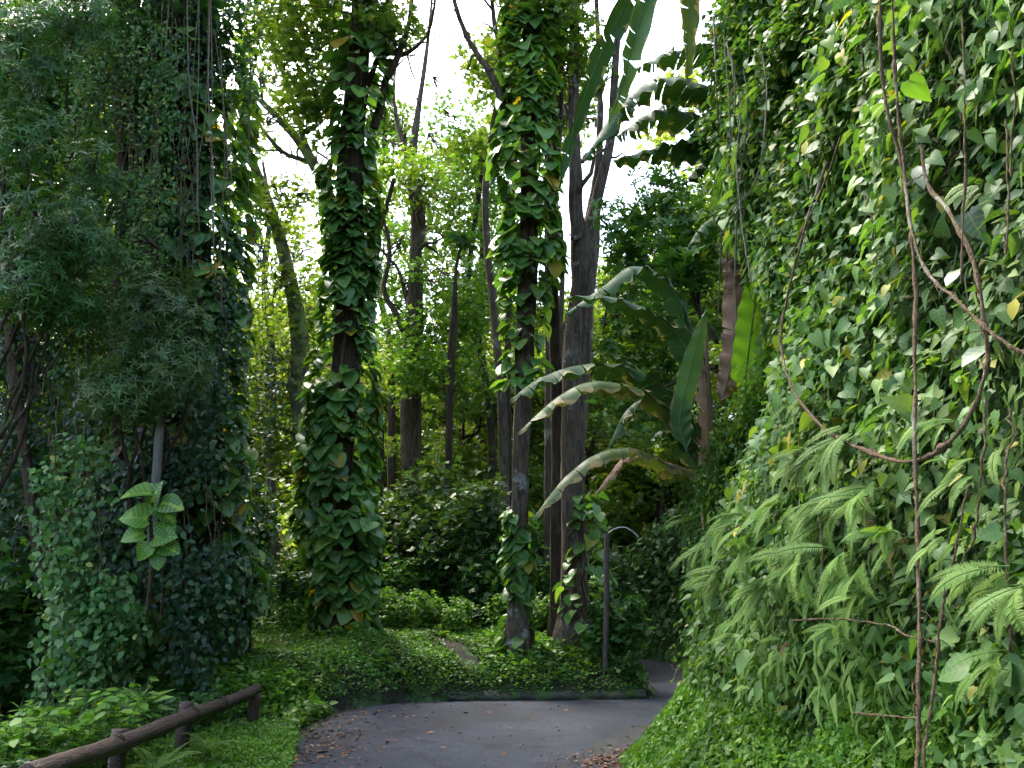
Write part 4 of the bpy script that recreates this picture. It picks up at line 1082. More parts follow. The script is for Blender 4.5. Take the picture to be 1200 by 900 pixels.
# T3 forked grey tree
t3, P3 = trunk_tree([(671, 742, 15), (672, 650, 15), (671, 560, 15), (674, 460, 15), (678, 380, 15), (688, 300, 15), (700, 230, 15), (716, 160, 15), (722, 60, 15), (735, -60, 15), (745, -250, 15)],
    [.21, .2, .2, .22, .27, .2, .1, .085, .07, .06, .05], 'forked trunk with pale lichen-flecked bark right of the slim vine-clad trunk', 'bark_pale',
    branches=[([(680, 380, 15), (678, 300, 15), (674, 220, 14.9), (672, 150, 14.9), (674, 40, 14.9), (680, -80, 14.9)], (.17, .08)),
              ([(684, 330, 15.1), (694, 240, 15.2), (700, 180, 15.2), (702, 100, 15.2), (700, -30, 15.2)], (.1, .04))],
    crown=[(700, -130, 15.5, 2.4, 1.2, 2600)], name='forked_tree')
trunk_tree([(654, 740, 15.3), (652, 620, 15.3), (654, 500, 15.3), (650, 400, 15.3), (646, 300, 15.2), (648, 220, 15.2), (655, 120, 15.2), (660, -50, 15.2), (660, -200, 15.2)],
    [.12, .11, .11, .11, .10, .09, .08, .05, .03], 'thin dark trunk standing close against the forked grey trunk', 'bark_dark', name='slender_tree')
pothos(P3[(P3[:, 2] < zt(570)) ] + [.2, -.05, 0], lambda z: .2 + .35 * vnoise(np.stack([z * 1.3, 0 * z, 0 * z + 6], -1)), 70, 60, 'light climbing leaves round the foot of the forked trunk', (.13, .25), .7)
# T4 forked bare tree further back
trunk_tree([(483, 690, 22), (482, 600, 22), (482, 480, 22), (484, 400, 22), (487, 330, 22), (487, 250, 22), (482, 200, 22), (490, 130, 22), (500, 60, 22), (508, -20, 22)],
    [.26, .25, .25, .24, .2, .12, .13, .08, .05, .03], 'bare forked trunk standing farther back between the two vine-clad trees', 'bark',
    branches=[([(484, 330, 22), (494, 260, 22), (488, 210, 22)], (.12, .12)), ([(482, 410, 22), (468, 370, 22), (455, 340, 22), (462, 290, 22), (450, 240, 22)], (.1, .04)),
              ([(482, 210, 22), (470, 160, 22), (462, 110, 22), (465, 60, 22)], (.07, .04)), ([(482, 380, 22), (470, 320, 22), (440, 290, 22)], (.06, .03))],
    crown=[(445, 300, 24, 1.3, 1.2, 1500), (560, 330, 23, 1.6, 1.1, 1500), (510, 280, 24, 1.5, .8, 1000), (475, 360, 23, 1.2, .9, 1000), (590, 190, 25, 1.3, 1.0, 800), (520, 190, 25, 1.8, 1.0, 900), (455, 190, 25, 1.0, 1.0, 500), (560, 240, 24, 1.4, 1.0, 900), (500, 400, 22, 1.5, .9, 1500), (545, 380, 21.5, 1.4, 1.2, 1600), (480, 430, 21, 1.0, .8, 900), (520, 240, 23, 2.2, 1.2, 1500), (560, 160, 24, 1.6, .9, 900), (520, 330, 22, 1.5, .5, 900), (470, 200, 22, 1.2, .9, 800), (520, 120, 24, .9, .5, 220), (550, 450, 21, 1.5, .8, 1400)],
    name='forked_tree', leafsize=(.06, .11), leafm='bush_light')
trunk_tree([(524, 620, 20), (526, 520, 20), (528, 430, 20), (532, 370, 20), (534, 320, 20), (540, 290, 20), (545, 270, 20)], [.08, .08, .09, .08, .04, .03, .02],
    'slender leaning tree with a few large leaves at its top, between the vine-clad trees', 'bark_dark', crown=[(545, 280, 20, .45, .3, 60)], name='slender_tree', leafsize=(.14, .25), leafm='bush')
trunk_tree([(566, 640, 27), (564, 520, 27), (560, 400, 27), (566, 300, 27), (560, 220, 27), (552, 160, 27)], [.16, .15, .14, .12, .08, .04],
    'airy light-crowned tree filling the gap between the bare forked trunk and the slim trunk', 'bark', branches=[([(560, 330, 27), (530, 290, 27), (500, 260, 27)], (.07, .03)), ([(565, 300, 27), (590, 260, 27), (612, 220, 27)], (.07, .03))],
    crown=[(505, 290, 27, 1.6, 1.1, 1500), (550, 250, 27, 1.7, 1.1, 1700), (590, 300, 27, 1.5, 1.1, 1300), (530, 190, 27, 1.5, 1.0, 1300), (575, 170, 27, 1.4, .9, 1100), (500, 210, 27.5, 1.0, .8, 600), (540, 350, 27, 1.7, 1.1, 1600), (600, 390, 27, 1.5, 1.1, 1300), (530, 420, 27, 1.6, 1.0, 1300), (470, 250, 27.5, 1.2, 1.0, 800)],
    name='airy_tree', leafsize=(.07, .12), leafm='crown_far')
trunk_tree([(318, 640, 25), (316, 520, 25), (318, 420, 25), (310, 330, 25), (316, 250, 25), (308, 190, 25)], [.15, .14, .13, .1, .07, .04],
    'airy sunlit tree in the bright gap between the giant tree and the thick vine-clad trunk', 'bark', branches=[([(315, 360, 25), (335, 320, 25), (360, 290, 25)], (.06, .03)), ([(318, 430, 25), (295, 390, 25), (280, 360, 25)], (.06, .03))],
    crown=[(290, 300, 25, 1.1, .9, 900), (335, 270, 25, 1.2, .9, 900), (310, 380, 25, 1.4, 1.1, 1300), (355, 340, 25, 1.2, 1.0, 1000), (285, 450, 25, 1.1, .9, 800), (345, 430, 25, 1.1, .9, 700), (440, 330, 26, 1.1, 1.0, 800), (450, 430, 26, 1.1, 1.0, 800)],
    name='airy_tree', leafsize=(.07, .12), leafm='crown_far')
# T6 mossy leaning tree on the left with bright limbs
trunk_tree([(400, 620, 18), (372, 560, 18), (352, 480, 18), (352, 400, 18), (340, 330, 18), (322, 260, 18), (300, 200, 18), (280, 150, 18)], [.2, .2, .19, .18, .15, .12, .09, .06],
    'dark crooked tree leaning left behind the vine-clad trunk', 'bark_moss',
    branches=[([(398, 260, 17.5), (372, 200, 17.4), (345, 160, 17.3), (318, 130, 17.2), (290, 95, 17.2)], (.14, .05)), ([(385, 225, 17.5), (360, 170, 17.2), (345, 120, 17), (325, 60, 16.8), (300, 10, 16.8)], (.07, .03)),
              ([(365, 190, 17.4), (330, 180, 17.4), (300, 150, 17.4), (280, 110, 17.4)], (.06, .03)), ([(352, 480, 18), (330, 450, 18), (310, 460, 18)], (.05, .02)), ([(360, 520, 18), (330, 500, 18), (305, 520, 17.8)], (.05, .02))],
    crown=[(300, 250, 17.5, 1.2, .8, 900), (330, 330, 18, 1.3, 1.2, 1500), (300, 420, 18, 1.2, 1.3, 1500), (355, 230, 17.5, .8, .8, 500), (290, 60, 17, 1.1, .8, 600), (350, 20, 17, 1.1, .8, 900), (350, 110, 17, .8, .6, 500), (320, 520, 18, 1.0, .9, 1100), (285, 160, 17.5, .8, .6, 350), (365, 380, 18.5, .9, 1.0, 900)],
    name='mossy_tree', leafsize=(.05, .10), leafm='crown', flare=False)
for i, (px, top, Y, r) in enumerate([(588, 230, 19, .13), (597, 260, 20, .10), (642, 260, 18, .12), (575, 330, 23, .12), (660, 300, 21, .10), (438, 360, 21, .10), (455, 300, 26, .14)]):
    g = ground_at(px, Y)
    lab = ['dim trunk just left of the slim light-leaved trunk', 'thin dim trunk directly behind the slim light-leaved trunk', 'leaning dim trunk between the slim and the forked trunk', 'thin straight trunk deep in the wood right of centre', 'thin trunk glimpsed behind the forked grey tree', 'thin trunk just right of the vine-clad trunk left of centre', 'distant trunk in the bright gap right of the vine-clad trunk'][i]
    root = thing('slender_tree', g, lab, 'tree')
    P = spline([g - Z * .3, W(px + rng.normal(0, 3), 520, Y), W(px + rng.normal(0, 8), 400, Y), W(px + rng.normal(0, 12), top, Y), W(px + rng.normal(0, 15), top - 150, Y)], 30)
    q = B(); q.tube(P, np.linspace(r, r * .5, 30), 8, .25); q.build('trunk', M['bark_dark' if i % 2 else 'bark'], root, smooth=True)
    q = B(); cloud(q, P[-1], (1.3, 1.3, .9), 1300, (.07, .12), SPRIG, 1.3, .42, i); q.build('crown', M['crown'], root, kind='stuff')

# giant tree on the left, draped in vines
gL = ground_at(205, 12.2)
tL = thing('vine_draped_tree', gL, 'giant dark trunk on the left hung with aerial roots and vines', 'tree')
q = B(); P = path([(205, 800, 12.3), (206, 640, 12.3), (208, 480, 12.2), (205, 300, 12.2), (208, 100, 12.2), (210, -150, 12.2), (212, -400, 12.2)], 50)
q.tube(P, np.interp(np.linspace(0, 1, 50), [0, .15, .5, 1], [.75, .58, .52, .4]), 22, .3)
q.build('trunk', M['bark_dark'], tL, smooth=True); PL = P
for k in range(6):
    px = 150 + k * 16 + rng.normal(0, 4)
    q = B(); Pk = path([(px, 805, 11.9), (px + rng.normal(0, 5), 640, 11.7), (px + rng.normal(0, 8), 420, 11.6), (px + rng.normal(0, 8), 200, 11.7), (px + rng.normal(0, 8), -60, 11.8), (200, -300, 12.1)], 40)
    q.tube(Pk, rng.uniform(.06, .13), 9, .25); q.build('root_column', M['bark_dark'], tL, smooth=True)
q = B()
for k in range(10):
    a = rng.uniform(0, 6.28); st = PL[rng.integers(40, 50)]
    q.tube(bend(st, st + np.array([math.cos(a) * 3.5, math.sin(a) * 3.5, rng.uniform(.5, 2)]), 12, .2), np.linspace(.15, .03, 12), 6)
q.build('limb', M['bark_dark'], tL, smooth=True)
q = B()
for (px, py, Y, rx, rz, m) in [(60, -60, 12, 2.2, 1.3, 2600), (200, -140, 12, 2.5, 1.2, 3500), (330, -170, 13, 2, 1, 2000), (-60, 60, 11.5, 1.8, 1.5, 1800), (160, 20, 11.6, 1.5, .9, 1800), (250, 40, 11.8, .7, 1.2, 900), (60, 130, 12.6, 1.3, 1.3, 3000), (20, 260, 12.6, 1.4, 1.3, 3200), (0, 60, 12.8, 1.4, 1.4, 2600), (110, 40, 12.8, 1.2, 1.2, 2200), (70, 380, 12.5, 1.3, 1.2, 2200), (20, 520, 12.5, 1.4, 1.2, 1300), (100, 640, 12.5, 1.2, 1.2, 900)]:
    cloud(q, W(px, py, Y), (rx, rx, rz), m, (.05, .10), SPRIG, 1.7, .44, px)
q.build('crown', M['bush'], tL, kind='stuff')
for k in range(18):
    px = rng.uniform(142, 262); y0 = rng.uniform(-60, 60); y1 = rng.uniform(230, 420)
    dr = rng.normal(0, 8) if k % 4 else -32
    q = B(); q.tube(path([(px, y0, 11.3), (px + dr * .3 + rng.normal(0, 4), y0 * .6 + y1 * .4, 11.2), (px + dr * .7 + rng.normal(0, 4), y0 * .3 + y1 * .7, 11.2), (px + dr, y1, 11.2)], 20), rng.uniform(.005, .011), 5)
    q.build('aerial_root', M['liana' if k % 3 else 'root'], tL, smooth=True)
wL = lambda z: .78 + .28 * vnoise(np.stack([z * .7, 0 * z, 0 * z + 4], -1))
pl = PL[(PL[:, 2] < zt(60, 12.2))].copy(); pl[:, 0] += .12
pothos(pl, wL, 300, 1500, 'dark large-leaved creeper covering the right flank of the giant left trunk', (.2, .33), .0)
# curtain of small vine leaves over the left trunk
def curtain(label, cols, y0, y1, Y, n, size, mat, tpl=DIA, wide=.14, name='vine_curtain', thr=.38, top=20):
    root = thing(name, W(np.mean(cols), (y0 + y1) / 2, Y), label, 'hanging vines', 'curtains of small-leaved vine on the left')
    q, w = B(), B()
    for px in cols:
        a = W(px, y0 + rng.normal(0, top), Y + rng.normal(0, .15)); b = W(px + rng.normal(0, 6), y1 + rng.normal(0, 50), Y + rng.normal(0, .15))
        P = bend(a, b, 30, .05); w.tube(P, .006, 4)
        m = n // len(cols); i = rng.random(m) * 29
        p = np.stack([np.interp(i, np.arange(30), P[:, k]) for k in range(3)], -1)
        c = vnoise(p * 2.2); ok = c > thr; p = p[ok]; m = len(p)
        p = p + rng.normal(0, wide, (m, 3)) * [1, .7, .6]
        f = rand_dirs(m); f[:, 2] -= .8; f[:, 1] -= .4
        q.leaves(tpl, p, f, np.tile([0, -1.0, .7], (m, 1)) + rng.normal(0, .4, (m, 3)), rng.uniform(size[0], size[1], m))
    q.build('foliage', M[mat], root, kind='stuff'); w.build('stem', M['liana'], root)
curtain('small-leaved vine curtain over the upper left side of the giant trunk', list(range(95, 190, 9)), -60, 330, 11.0, 9000, (.05, .09), 'vine_small')
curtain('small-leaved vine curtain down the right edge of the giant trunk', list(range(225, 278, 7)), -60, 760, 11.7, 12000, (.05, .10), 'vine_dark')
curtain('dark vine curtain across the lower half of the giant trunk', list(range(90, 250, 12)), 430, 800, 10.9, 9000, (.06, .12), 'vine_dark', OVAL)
curtain('green vine cascade left of the giant trunk, spilling to the ground', [62, 70, 78, 84, 92, 99, 106, 112], 560, 780, 9.9, 4600, (.05, .12), 'bush_mid', OVAL, wide=.12, thr=.46, top=75)
curtain('thin green vine strands above the cascade left of the giant trunk', [58, 67, 76, 88, 97], 430, 600, 10.2, 1300, (.05, .09), 'bush', OVAL, wide=.07, thr=.5, top=60)
curtain('narrow green vine strand close to the giant trunk', [118, 127, 136], 640, 790, 10.0, 1200, (.06, .12), 'bush_mid', OVAL, wide=.14, thr=.45, top=60)
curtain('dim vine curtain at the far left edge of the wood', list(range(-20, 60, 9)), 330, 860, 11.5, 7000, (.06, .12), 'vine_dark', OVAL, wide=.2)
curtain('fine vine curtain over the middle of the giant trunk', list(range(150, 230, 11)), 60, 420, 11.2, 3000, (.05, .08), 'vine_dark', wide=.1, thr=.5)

# lanceolate-leaved bushes on the left
def whorl_bush(label, clouds, mat, n, size, stem_from, tpl=WHORL, thr=.4, name='narrow_leaved_tree'):
    root = thing(name, stem_from, label, 'small tree', 'narrow-leaved trees at the left')
    q, w = B(), B()
    for (px, py, Y, rx, rz, m) in clouds:
        c = W(px, py, Y); P, d = cloud_pts(c, (rx, rx * .8, rz), m, 1.5, thr, px, .35)
        k = len(P)
        q.leaves(tpl, P, np.cross(d, rand_dirs(k)), d * .7 + Z * .9 + rng.normal(0, .3, (k, 3)) + [0, -.3, 0], rng.uniform(size[0], size[1], k))
        w.tube(bend(stem_from, c, 12, .12), np.linspace(.03, .012, 12), 5)
        twigs(w, c, P, 10, .012, 6)
    q.build('foliage', M[mat], root, kind='stuff'); w.build('stem', M['bark_dark'], root)
whorl_bush('dark narrow-leaved bush in front of the middle of the giant trunk', [(170, 370, 10, .62, .55, 900), (200, 430, 10, .5, .45, 600), (130, 420, 10, .5, .4, 520), (200, 330, 10.2, .4, .3, 300), (150, 465, 10.1, .55, .35, 520), (220, 400, 10, .3, .5, 260), (185, 290, 10.2, .4, .3, 200)], 'bush_grey', 0, (.07, .13), W(165, 640, 10.8))
whorl_bush('narrow-leaved tree filling the top left corner', [(40, 250, 9.5, .7, .5, 600), (20, 330, 9.5, .6, .5, 600), (90, 290, 9.8, .6, .4, 500), (30, 170, 9.4, .6, .5, 460), (30, 40, 9.4, .7, .5, 500), (70, 360, 9.8, .5, .3, 400), (0, 90, 9.3, .6, .6, 460), (90, 20, 9.8, .5, .5, 360), (60, 100, 9.8, .5, .3, 260), (110, 200, 9.9, .4, .5, 250)], 'bush', 0, (.07, .15), W(-30, 620, 9.8))
# thin curved dark trunk far left
trunk_tree([(62, 760, 11.2), (50, 690, 11.2), (42, 620, 11.2), (30, 530, 11.2), (18, 440, 11.2), (10, 360, 11.2), (0, 240, 11.2), (-12, 100, 11.2)], [.07, .065, .06, .06, .07, .06, .05, .04],
    'thin curved dark trunk at the far left edge', 'bark_dark', branches=[([(15, 420, 11.2), (40, 395, 11.1), (70, 385, 11), (95, 390, 11)], (.035, .012)), ([(28, 500, 11.2), (40, 440, 11.3), (60, 430, 11.3)], (.02, .01))], name='slender_tree')
# broken grey stem with a tuft of big variegated leaves
bs = thing('broken_trunk', W(176, 700, 9.6), 'straight grey snapped trunk standing in front of the giant tree', 'dead trunk')
q = B(); q.tube(path([(178, 640, 10.5), (180, 610, 10.5), (182, 580, 10.4), (187, 510, 10.3), (189, 487, 10.3)], 20), [.048] * 18 + [.044, .01], 9, .15); q.build('trunk', M['stem_grey'], bs, smooth=True)
vg = thing('variegated_climber', W(176, 680, 9.4), 'tuft of big bright yellow-veined leaves on a short stem before the giant trunk', 'climbing plant')
q = B(); q.tube(path([(172, 720, 9.5), (178, 660, 9.4), (176, 600, 9.4), (180, 585, 9.35)], 12), .022, 6); q.build('stem', M['bark_dark'], vg, smooth=True)
for (px, py, dx, dz, L) in [(176, 578, -.9, .1, .34), (180, 588, .15, .85, .26), (190, 590, .9, -.1, .3), (188, 596, .8, -.5, .27), (172, 608, -.9, .2, .32), (190, 612, .6, -.7, .26), (168, 625, -.8, -.1, .27), (182, 630, .7, .1, .3), (190, 640, .8, -.2, .28), (174, 640, -.5, -.8, .2), (185, 650, .2, -1, .2)]:
    leaf_objs(vg, [PMV[rng.integers(0, 4)]], W(px, py, 9.3 + rng.normal(0, .04))[None], np.array([[dx, -.35, dz]]), np.array([[rng.normal(0, .45), -.8, rng.uniform(.3, 1.2)]]), [L * .82])

# ------------------------------------------------------------------ undergrowth
LM = [(-20, 'the far left edge'), (205, 'the giant left trunk'), (405, 'the thick vine-clad trunk'), (483, 'the bare forked trunk'), (607, 'the slim light-leaved trunk'), (672, 'the lichen-flecked forked trunk'), (800, 'the road bend')]
def place_labels(spots, base):
    rel = []
    for px, Y, s_ in spots:
        d, nm = min((abs(px - a), (px - a, b)) for a, b in LM)
        dx, b = nm
        rel.append(('behind ' if d < 22 else ('left of ' if dx < 0 else 'right of ')) + b)
    out = []
    for i, r in enumerate(rel):
        same = sorted([spots[j][1] + .001 * j for j in range(len(rel)) if rel[j] == r]); k = same.index(spots[i][1] + .001 * i)
        w = '' if len(same) == 1 else (['nearer one', 'farther one'] if len(same) == 2 else ['nearest one', 'second nearest', 'third nearest', 'fourth nearest', 'fifth nearest', 'sixth nearest', 'seventh nearest'])[k] + ' '
        out.append(base + ', ' + w + r)
    return out
def placed(proto, spots, base, jitter=.15):
    root, parts = proto
    labs = place_labels(spots, base); root['label'] = labs[0]
    for i, (px, Y, s) in enumerate(spots):
        g = ground_at(px, Y); rz = rng.uniform(0, 6.28); k = s * rng.uniform(1 - jitter, 1 + jitter)
        if i == 0:
            root.location = g; root.rotation_euler = (0, 0, rz); root.scale = (k,) * 3
        else: dup(root, g, rz, k, labs[i], parts)
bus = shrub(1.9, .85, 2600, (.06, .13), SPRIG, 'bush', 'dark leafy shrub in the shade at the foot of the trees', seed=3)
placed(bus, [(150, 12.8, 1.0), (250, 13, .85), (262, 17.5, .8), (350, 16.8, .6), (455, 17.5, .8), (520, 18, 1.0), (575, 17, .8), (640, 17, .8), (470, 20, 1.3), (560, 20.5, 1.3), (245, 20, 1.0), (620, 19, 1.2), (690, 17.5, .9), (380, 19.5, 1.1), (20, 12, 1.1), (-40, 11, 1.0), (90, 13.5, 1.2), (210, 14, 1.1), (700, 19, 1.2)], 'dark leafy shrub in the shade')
bug = shrub(2.6, 1.1, 3000, (.05, .10), SPRIG, 'bush_grey', 'grey-green fine-leaved shrub rising between the trunks', seed=8, stems=9, group='grey-green shrubs between the trunks')
placed(bug, [(545, 18.5, 1.35), (500, 19.5, 1.35), (430, 18.8, 1.0), (565, 17.8, 1.1), (700, 18.5, 1.1), (255, 18.5, 1.1), (585, 19, .95), (455, 21.5, 1.2), (400, 17.6, .8), (630, 21, 1.3), (345, 20, .7)], 'grey-green fine-leaved shrub between trunks')
bul = shrub(1.1, .6, 1500, (.07, .15), OVAL, 'bush_light', 'broad-leaved light green plant at the edge of the wood', seed=5, stems=6, group='light green plants along the edge of the wood')
placed(bul, [(470, 16.3, .7), (540, 16.2, .6), (500, 16.6, .7), (590, 16.2, .7), (640, 15.8, .6), (440, 16.6, .7), (345, 16.5, .7), (690, 16, .7)], 'low light green broad-leaved plant')
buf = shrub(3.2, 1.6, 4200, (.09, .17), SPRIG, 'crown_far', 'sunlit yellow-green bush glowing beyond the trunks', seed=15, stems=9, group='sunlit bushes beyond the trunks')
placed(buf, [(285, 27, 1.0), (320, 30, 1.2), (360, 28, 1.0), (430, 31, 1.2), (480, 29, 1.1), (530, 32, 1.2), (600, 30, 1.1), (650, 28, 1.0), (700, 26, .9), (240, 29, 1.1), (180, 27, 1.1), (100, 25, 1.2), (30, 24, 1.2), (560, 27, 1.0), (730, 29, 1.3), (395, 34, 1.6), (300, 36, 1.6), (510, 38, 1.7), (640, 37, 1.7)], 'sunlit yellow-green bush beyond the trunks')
# bushy right end of the mound beside the road bend
mb = shrub(1.25, .62, 2600, (.05, .10), SPRIG, 'bush_mid', 'rounded grey-green bush spilling over the right end of the mound beside the road bend', seed=21, stems=8, group=None)
mb[0].location = (1.62, 14.75, .3)
mb0 = dup(mb[0], (1.72, 14.2, .05), 3.0, .55, 'low grey-green bush at the kerb on the right end of the mound', mb[1])
mb2 = dup(mb[0], (1.15, 15.6, .55), 2.0, .95, 'grey-green bush behind the slim post on the mound', mb[1])
# far trees
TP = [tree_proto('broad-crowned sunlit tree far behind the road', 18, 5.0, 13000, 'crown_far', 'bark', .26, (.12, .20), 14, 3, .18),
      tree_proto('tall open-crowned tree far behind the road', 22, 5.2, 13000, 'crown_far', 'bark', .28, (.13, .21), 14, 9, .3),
      tree_proto('leafy mid-height tree behind the trunks', 12, 3.2, 11000, 'crown', 'bark_dark', .14, (.09, .15), 13, 14, .15)]
for k in range(3): TP[k][0]['group'] = ['broad-crowned trees far behind the road', 'tall open-crowned trees far behind the road', 'leafy mid-height trees behind the trunks'][k]
placed(TP[0], [(290, 43, 1.0), (350, 42, .9), (440, 43, 1.0), (520, 45, .85), (585, 42, .8), (650, 41, .9), (720, 38, .85), (790, 38, 1.1), (850, 32, 1.0), (200, 52, 1.1), (110, 48, 1.1), (20, 34, 1.0), (-60, 26, 1.0), (690, 50, 1.1), (400, 50, 1.1), (250, 46, 1.1), (550, 54, 1.1), (480, 48, 1.0), (620, 56, 1.1), (330, 54, 1.2)], 'broad-crowned sunlit far tree')
placed(TP[1], [(150, 44, 1.0), (60, 40, .9), (270, 48, .9), (780, 32, .7), (840, 44, 1.0), (330, 62, 1.0), (600, 64, .9), (470, 60, .95), (900, 34, 1.0), (950, 28, .9), (390, 45, .85)], 'tall open-crowned far tree')
placed(TP[2], [(565, 25, .8), (640, 24, .72), (120, 19, .85), (40, 17, .95), (-40, 16, 1.0), (820, 30, 1.0), (530, 31, .9), (455, 32, .9), (680, 27, .95), (600, 33, 1.0), (740, 30, 1.1), (400, 33, .9)], 'leafy mid-height tree')
# trees on top of and beyond the right bank
for (px, py, Y, s, lab) in [(770, 0, 27, .8, 'dark leafy tree on the bank behind the banana plants'), (880, 0, 20, .8, 'leafy tree behind the upper banana plant')]:
    g = np.array([(px - 600) / FPX * Y + .0, Y, 0]); 
    k_ = ((BP - g[:2]) ** 2).sum(1).argmin(); o_ = ((g[:2] - BP[k_]) * BN[k_]).sum()
    g[:2] -= BN[k_] * max(0, o_ + 1.2); g[2] = 3.2
    dup(TP[2][0], g, rng.uniform(0, 6), s, lab, TP[2][1])
for i, (x, y, s) in enumerate([(9.5, 7, .7), (11, 12, .8), (9.5, 2, .7)]):
    dup(TP[2][0], (x, y, 9.5), i * 2.1, s, ['leafy tree crowning the right bank nearest the camera', 'leafy tree crowning the right bank in the middle', 'leafy tree crowning the right bank farthest right'][i], TP[2][1])

# leafy branch mass behind the banana leaves
q = B(); root = thing('overhanging_shrub', wall_hit(800, 250, .1)[2], 'bright leafy shrub hanging from the bank behind the banana leaves', 'shrub')
for (px, py, Y, rx, rz, m) in [(790, 290, 12.5, .9, .7, 520), (760, 250, 13, .9, .6, 400), (810, 340, 12, .7, .7, 400), (740, 300, 13.5, .8, .6, 350), (790, 200, 13, .7, .5, 250), (770, 390, 13, .9, .9, 600), (750, 470, 13.5, .8, .7, 350)]:
    cloud(q, W(px, py, Y), (rx, rx, rz), m, (.09, .17), WHORLW, 1.6, .42, px)
q.build('foliage', M['bush_mid'], root, kind='stuff')
w = B()
for a, b_ in [((840, 400, 12), (760, 250, 13)), ((840, 400, 12), (790, 200, 13)), ((840, 430, 12), (745, 470, 13.5))]:
    w = B(); w.tube(bend(W(*a), W(*b_), 14, .1), np.linspace(.04, .015, 14), 6); w.build('stem', M['bark_dark'], root)
# vines over the sloping edge of the bank at left
def edge_creeper(pxs, pys, n, size, mat, label, tpl=DIAW, out=(.1, .5)):
    q = B()
    for px, py in zip(pxs, pys):
        s0, h0, p0, n0 = wall_hit(px, py, .15)
        s = s0 + rng.normal(0, .55, n); h = np.maximum(h0 + rng.normal(0, .5, n), .3)
        c = vnoise(np.stack([s * 2.2, h * 2.2, 0 * s + 1], -1)); ok = c > .38; s, h = s[ok], h[ok]; m = len(s)
        P, N = on_wall(s, h, rng.uniform(out[0], out[1], m) ** 1.2)
        f = -Z * .5 + N * .4 + rng.normal(0, .5, (m, 3))
        q.leaves(tpl, P, f, N + Z * .8 + rng.normal(0, .4, (m, 3)), rng.uniform(size[0], size[1], m))
    ob = q.build('creeper', M[mat], kind='stuff'); tag(ob, label, 'creeper')
edge_creeper([840, 830, 850, 880, 900, 870], [500, 560, 610, 520, 580, 480], 2600, (.035, .07), 'vine_small', 'fine-leaved soft creeper bulging from the bank below the dead banana leaves')
edge_creeper([870, 900, 930, 960, 940, 900], [60, 40, 30, 100, 320, 340], 2200, (.06, .10), 'vine_small', 'small-leaved creeper over the upper edge of the bank')

# ------------------------------------------------------------------ log rail, post, foreground plants
lg = thing('log_rail', (-3.1, 8.7, .45), 'low barrier of round brown logs along the left verge', 'barrier')
A, Bq, C_ = W(-20, 915, 6.1), W(180, 848, 8.35), W(302, 806, 11.1)
A = W(30, 908, 5.7); C_ = W(300, 807, 11.0); Bq = (A + C_) / 2 + [0, .3, -.02]
def logtube(a, b, r, sag):
    q = B(); P = bend(a, b, 24, .012); P[:, 2] -= sag * np.sin(np.linspace(0, 3.14, 24))
    rr = r * (1 + .05 * np.sin(np.arange(24) * .8)); P = np.vstack([P[0], P, P[-1]]); rr = np.concatenate([[.001], rr, [.001]])
    q.tube(P, rr, 14, .08); return q
o = logtube(A, Bq + [0, .02, 0], .066, .01).build('rail', M['log'], lg, smooth=True)
o = logtube(Bq - [0, .02, 0], C_, .062, .02).build('rail', M['log'], lg, smooth=True)
e = B(); d_ = norm(C_ - Bq); e.tube(np.array([C_ + d_ * .0, C_ + d_ * .001, C_ + d_ * .02, C_ + d_ * .021]), [.001, .062, .058, .001], 14, .05); e.build('cut_end', M['log_end'], lg)
for k, (px, Y, h) in enumerate([(92, 7.35, .53), (196, 8.9, .55), (305, 10.9, .40)]):
    x = np.interp(Y, [5.6, 11.0], [A[0], C_[0]]) - (.13 if k < 2 else 0)
    g = float(H(x, Y)); q = B(); t = np.array([x, Y, g - .3]); u = np.array([x + .02, Y, h])
    P = np.vstack([t, bend(t, u, 8, .02), u]); q.tube(P, [.001] + [.065] * 8 + [.001], 12, .12); q.build('post', M['log'], lg, smooth=True)
for Y in (7.0, 8.7, 9.6):
    x = np.interp(Y, [5.6, 11.0], [A[0], C_[0]]); z = np.interp(Y, [5.6, 8.3, 11], [A[2], Bq[2], C_[2]])
    q = B(); q.tube(np.array([[x, Y - .02, z], [x, Y, z], [x, Y + .02, z]]), .072, 14, .03); q.build('strap', M['bark_dark'], lg, smooth=True)

# slim post with curved pale arm on the mound
g = ground_at(709, 14.2)
root = thing('lamp_post', g, 'slim dark wooden post with a thin curved pale arm, on the mound by the bend', 'lamp post')
topz = W(711, 628, 14.2)
q = B(); q.tube(bend(g - Z * .2, topz, 10, .01), .045, 8, .08); q.build('pole', M['post'], root, smooth=True)
q = B(); q.tube(np.array([topz - Z * .04, topz, topz + Z * .04]), .052, 8); q.build('cap', M['post'], root, smooth=True)
q = B(); q.tube(spline([topz + Z * .0, topz + [.06, 0, .07], topz + [.16, 0, .12], topz + [.30, 0, .13], topz + [.42, 0, .06], topz + [.5, 0, -.02]], 24), .009, 7); q.build('arm', M['white_metal'], root, smooth=True)

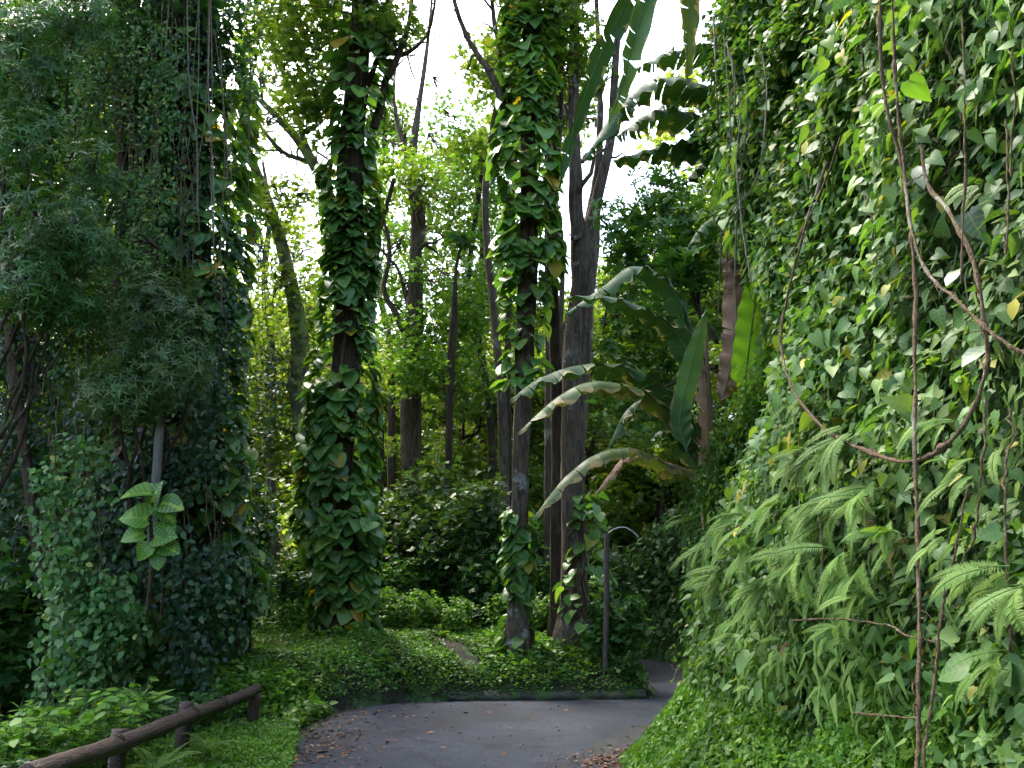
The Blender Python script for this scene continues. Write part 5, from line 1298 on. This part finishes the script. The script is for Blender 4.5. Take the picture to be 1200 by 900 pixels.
# foreground plants behind the log
q = B()
def weed_patch(cx, cy, rx, ry, n, hgt, size, mat, tpl, label):
    q, w = B(), B(); root = thing('weed_clump', (cx, cy, float(H(cx, cy))), label, 'plant', 'weeds beside the log rail')
    for k in range(n):
        a = rng.uniform(0, 6.28); r = math.sqrt(rng.random())
        x, y = cx + math.cos(a) * r * rx, cy + math.sin(a) * r * ry; z = float(H(x, y)); h = hgt * rng.uniform(.5, 1)
        P = bend((x, y, z - .05), (x + rng.normal(0, .1), y + rng.normal(0, .1), z + h), 7, .15); w.tube(P, np.linspace(.006, .002, 7), 4)
        m = 9; i = rng.uniform(2, 6, m); p = np.stack([np.interp(i, np.arange(7), P[:, c]) for c in range(3)], -1)
        f = rand_dirs(m); f[:, 2] = rng.uniform(-.2, .3, m); q.leaves(tpl, p, f, rand_dirs(m, 3), rng.uniform(size[0], size[1], m))
    q.build('leaf_mass', M[mat], root, kind='stuff'); w.build('stem', M['stem_green'], root)
weed_patch(-4.3, 8.6, .9, 1.1, 330, .75, (.07, .14), 'cover', OVAL, 'bright weeds rising behind the middle of the log rail')
weed_patch(-4.7, 7.3, .7, .8, 200, .8, (.06, .12), 'bush_light', OVAL, 'yellow-green weeds behind the near end of the log rail')
weed_patch(-3.9, 10.3, .6, .8, 160, .5, (.07, .13), 'bush', OVAL, 'dark weeds behind the far end of the log rail')
weed_patch(-3.75, 6.6, .4, .5, 120, .42, (.05, .10), 'bush', OVAL, 'low dark leaves over the nearest end of the log rail')
weed_patch(-5.6, 10.6, 1.0, 1.0, 200, .7, (.07, .14), 'bush', OVAL, 'shaded weeds under the giant tree')
def gfern(x, y, c, L, lab): 
    z = float(H(x, y)) + .12
    root = thing('fern', (x, y, z), lab, 'fern', 'ferns by the log rail')
    for i in range(c):
        a = i * 2.4 + rng.normal(0, .3)
        leaf_objs(root, [FR[i % 4]], np.array([[x, y, z]]) + rng.normal(0, .02, (1, 3)), np.array([[math.cos(a), math.sin(a), rng.uniform(.3, .8)]]), np.array([[0, 0, 1.]]), [L * rng.uniform(.8, 1.1)], 'frond')
gfern(-2.85, 7.6, 9, .5, 'low fern on the verge in front of the log rail')
gfern(-2.75, 8.5, 8, .42, 'small fern on the road side of the log rail')
gfern(-3.7, 7.9, 8, .6, 'fern arching over the log rail from behind')
gfern(-3.9, 9.2, 8, .55, 'fern rising behind the middle of the log rail')
gfern(-4.3, 8.2, 9, .8, 'tall fern with pale fronds behind the log rail')
gfern(-3.75, 10.2, 8, .5, 'fern in the shade near the far end of the log rail')
gfern(-4.9, 8.9, 9, .8, 'fern farthest from the road behind the log rail')
# thin bare sapling
sp = thing('sapling', ground_at(293, 12.4), 'thin bare sapling standing upright by the far end of the log rail', 'sapling')
q = B(); q.tube(path([(294, 792, 12.4), (293, 740, 12.4), (290, 690, 12.4), (288, 640, 12.4), (285, 560, 12.4)], 16), np.linspace(.022, .008, 16), 6)
for k in range(6): 
    a = W(290, 740 - 28 * k, 12.4); q.tube(bend(a, a + [rng.normal(0, .25), rng.normal(0, .1), .15], 6, .2), np.linspace(.007, .002, 6), 4)
q.build('stem', M['bark_dark'], sp, smooth=True)
# erect pale-leaved plant behind the log
pp_ = W(165, 828, 9.4); ep = thing('broad_leaved_herb', (pp_[0], pp_[1], pp_[2] - .1), 'upright herb with long pale leaves above the weeds behind the log rail', 'plant')
q = B(); t = leaf_t([0, .3, .65, 1], [(.03, 0), (.14, .28), (.13, .62), (.01, 1)], .04, .4); q.leaves(t, np.zeros((1, 3)), np.array([[0, 1., 0]]), np.array([[0, 0, 1.]]), 1.0, np.array([0.0])); em = q.mesh('leaf', M['variegated'])
for k in range(9):
    a = k * 2.4; leaf_objs(ep, [em], pp_[None] + rng.normal(0, .02, (1, 3)), np.array([[math.cos(a), math.sin(a) * .6 - .2, 1.0 - .1 * k]]), np.array([[-math.cos(a), -.6, .6]]), [.32])
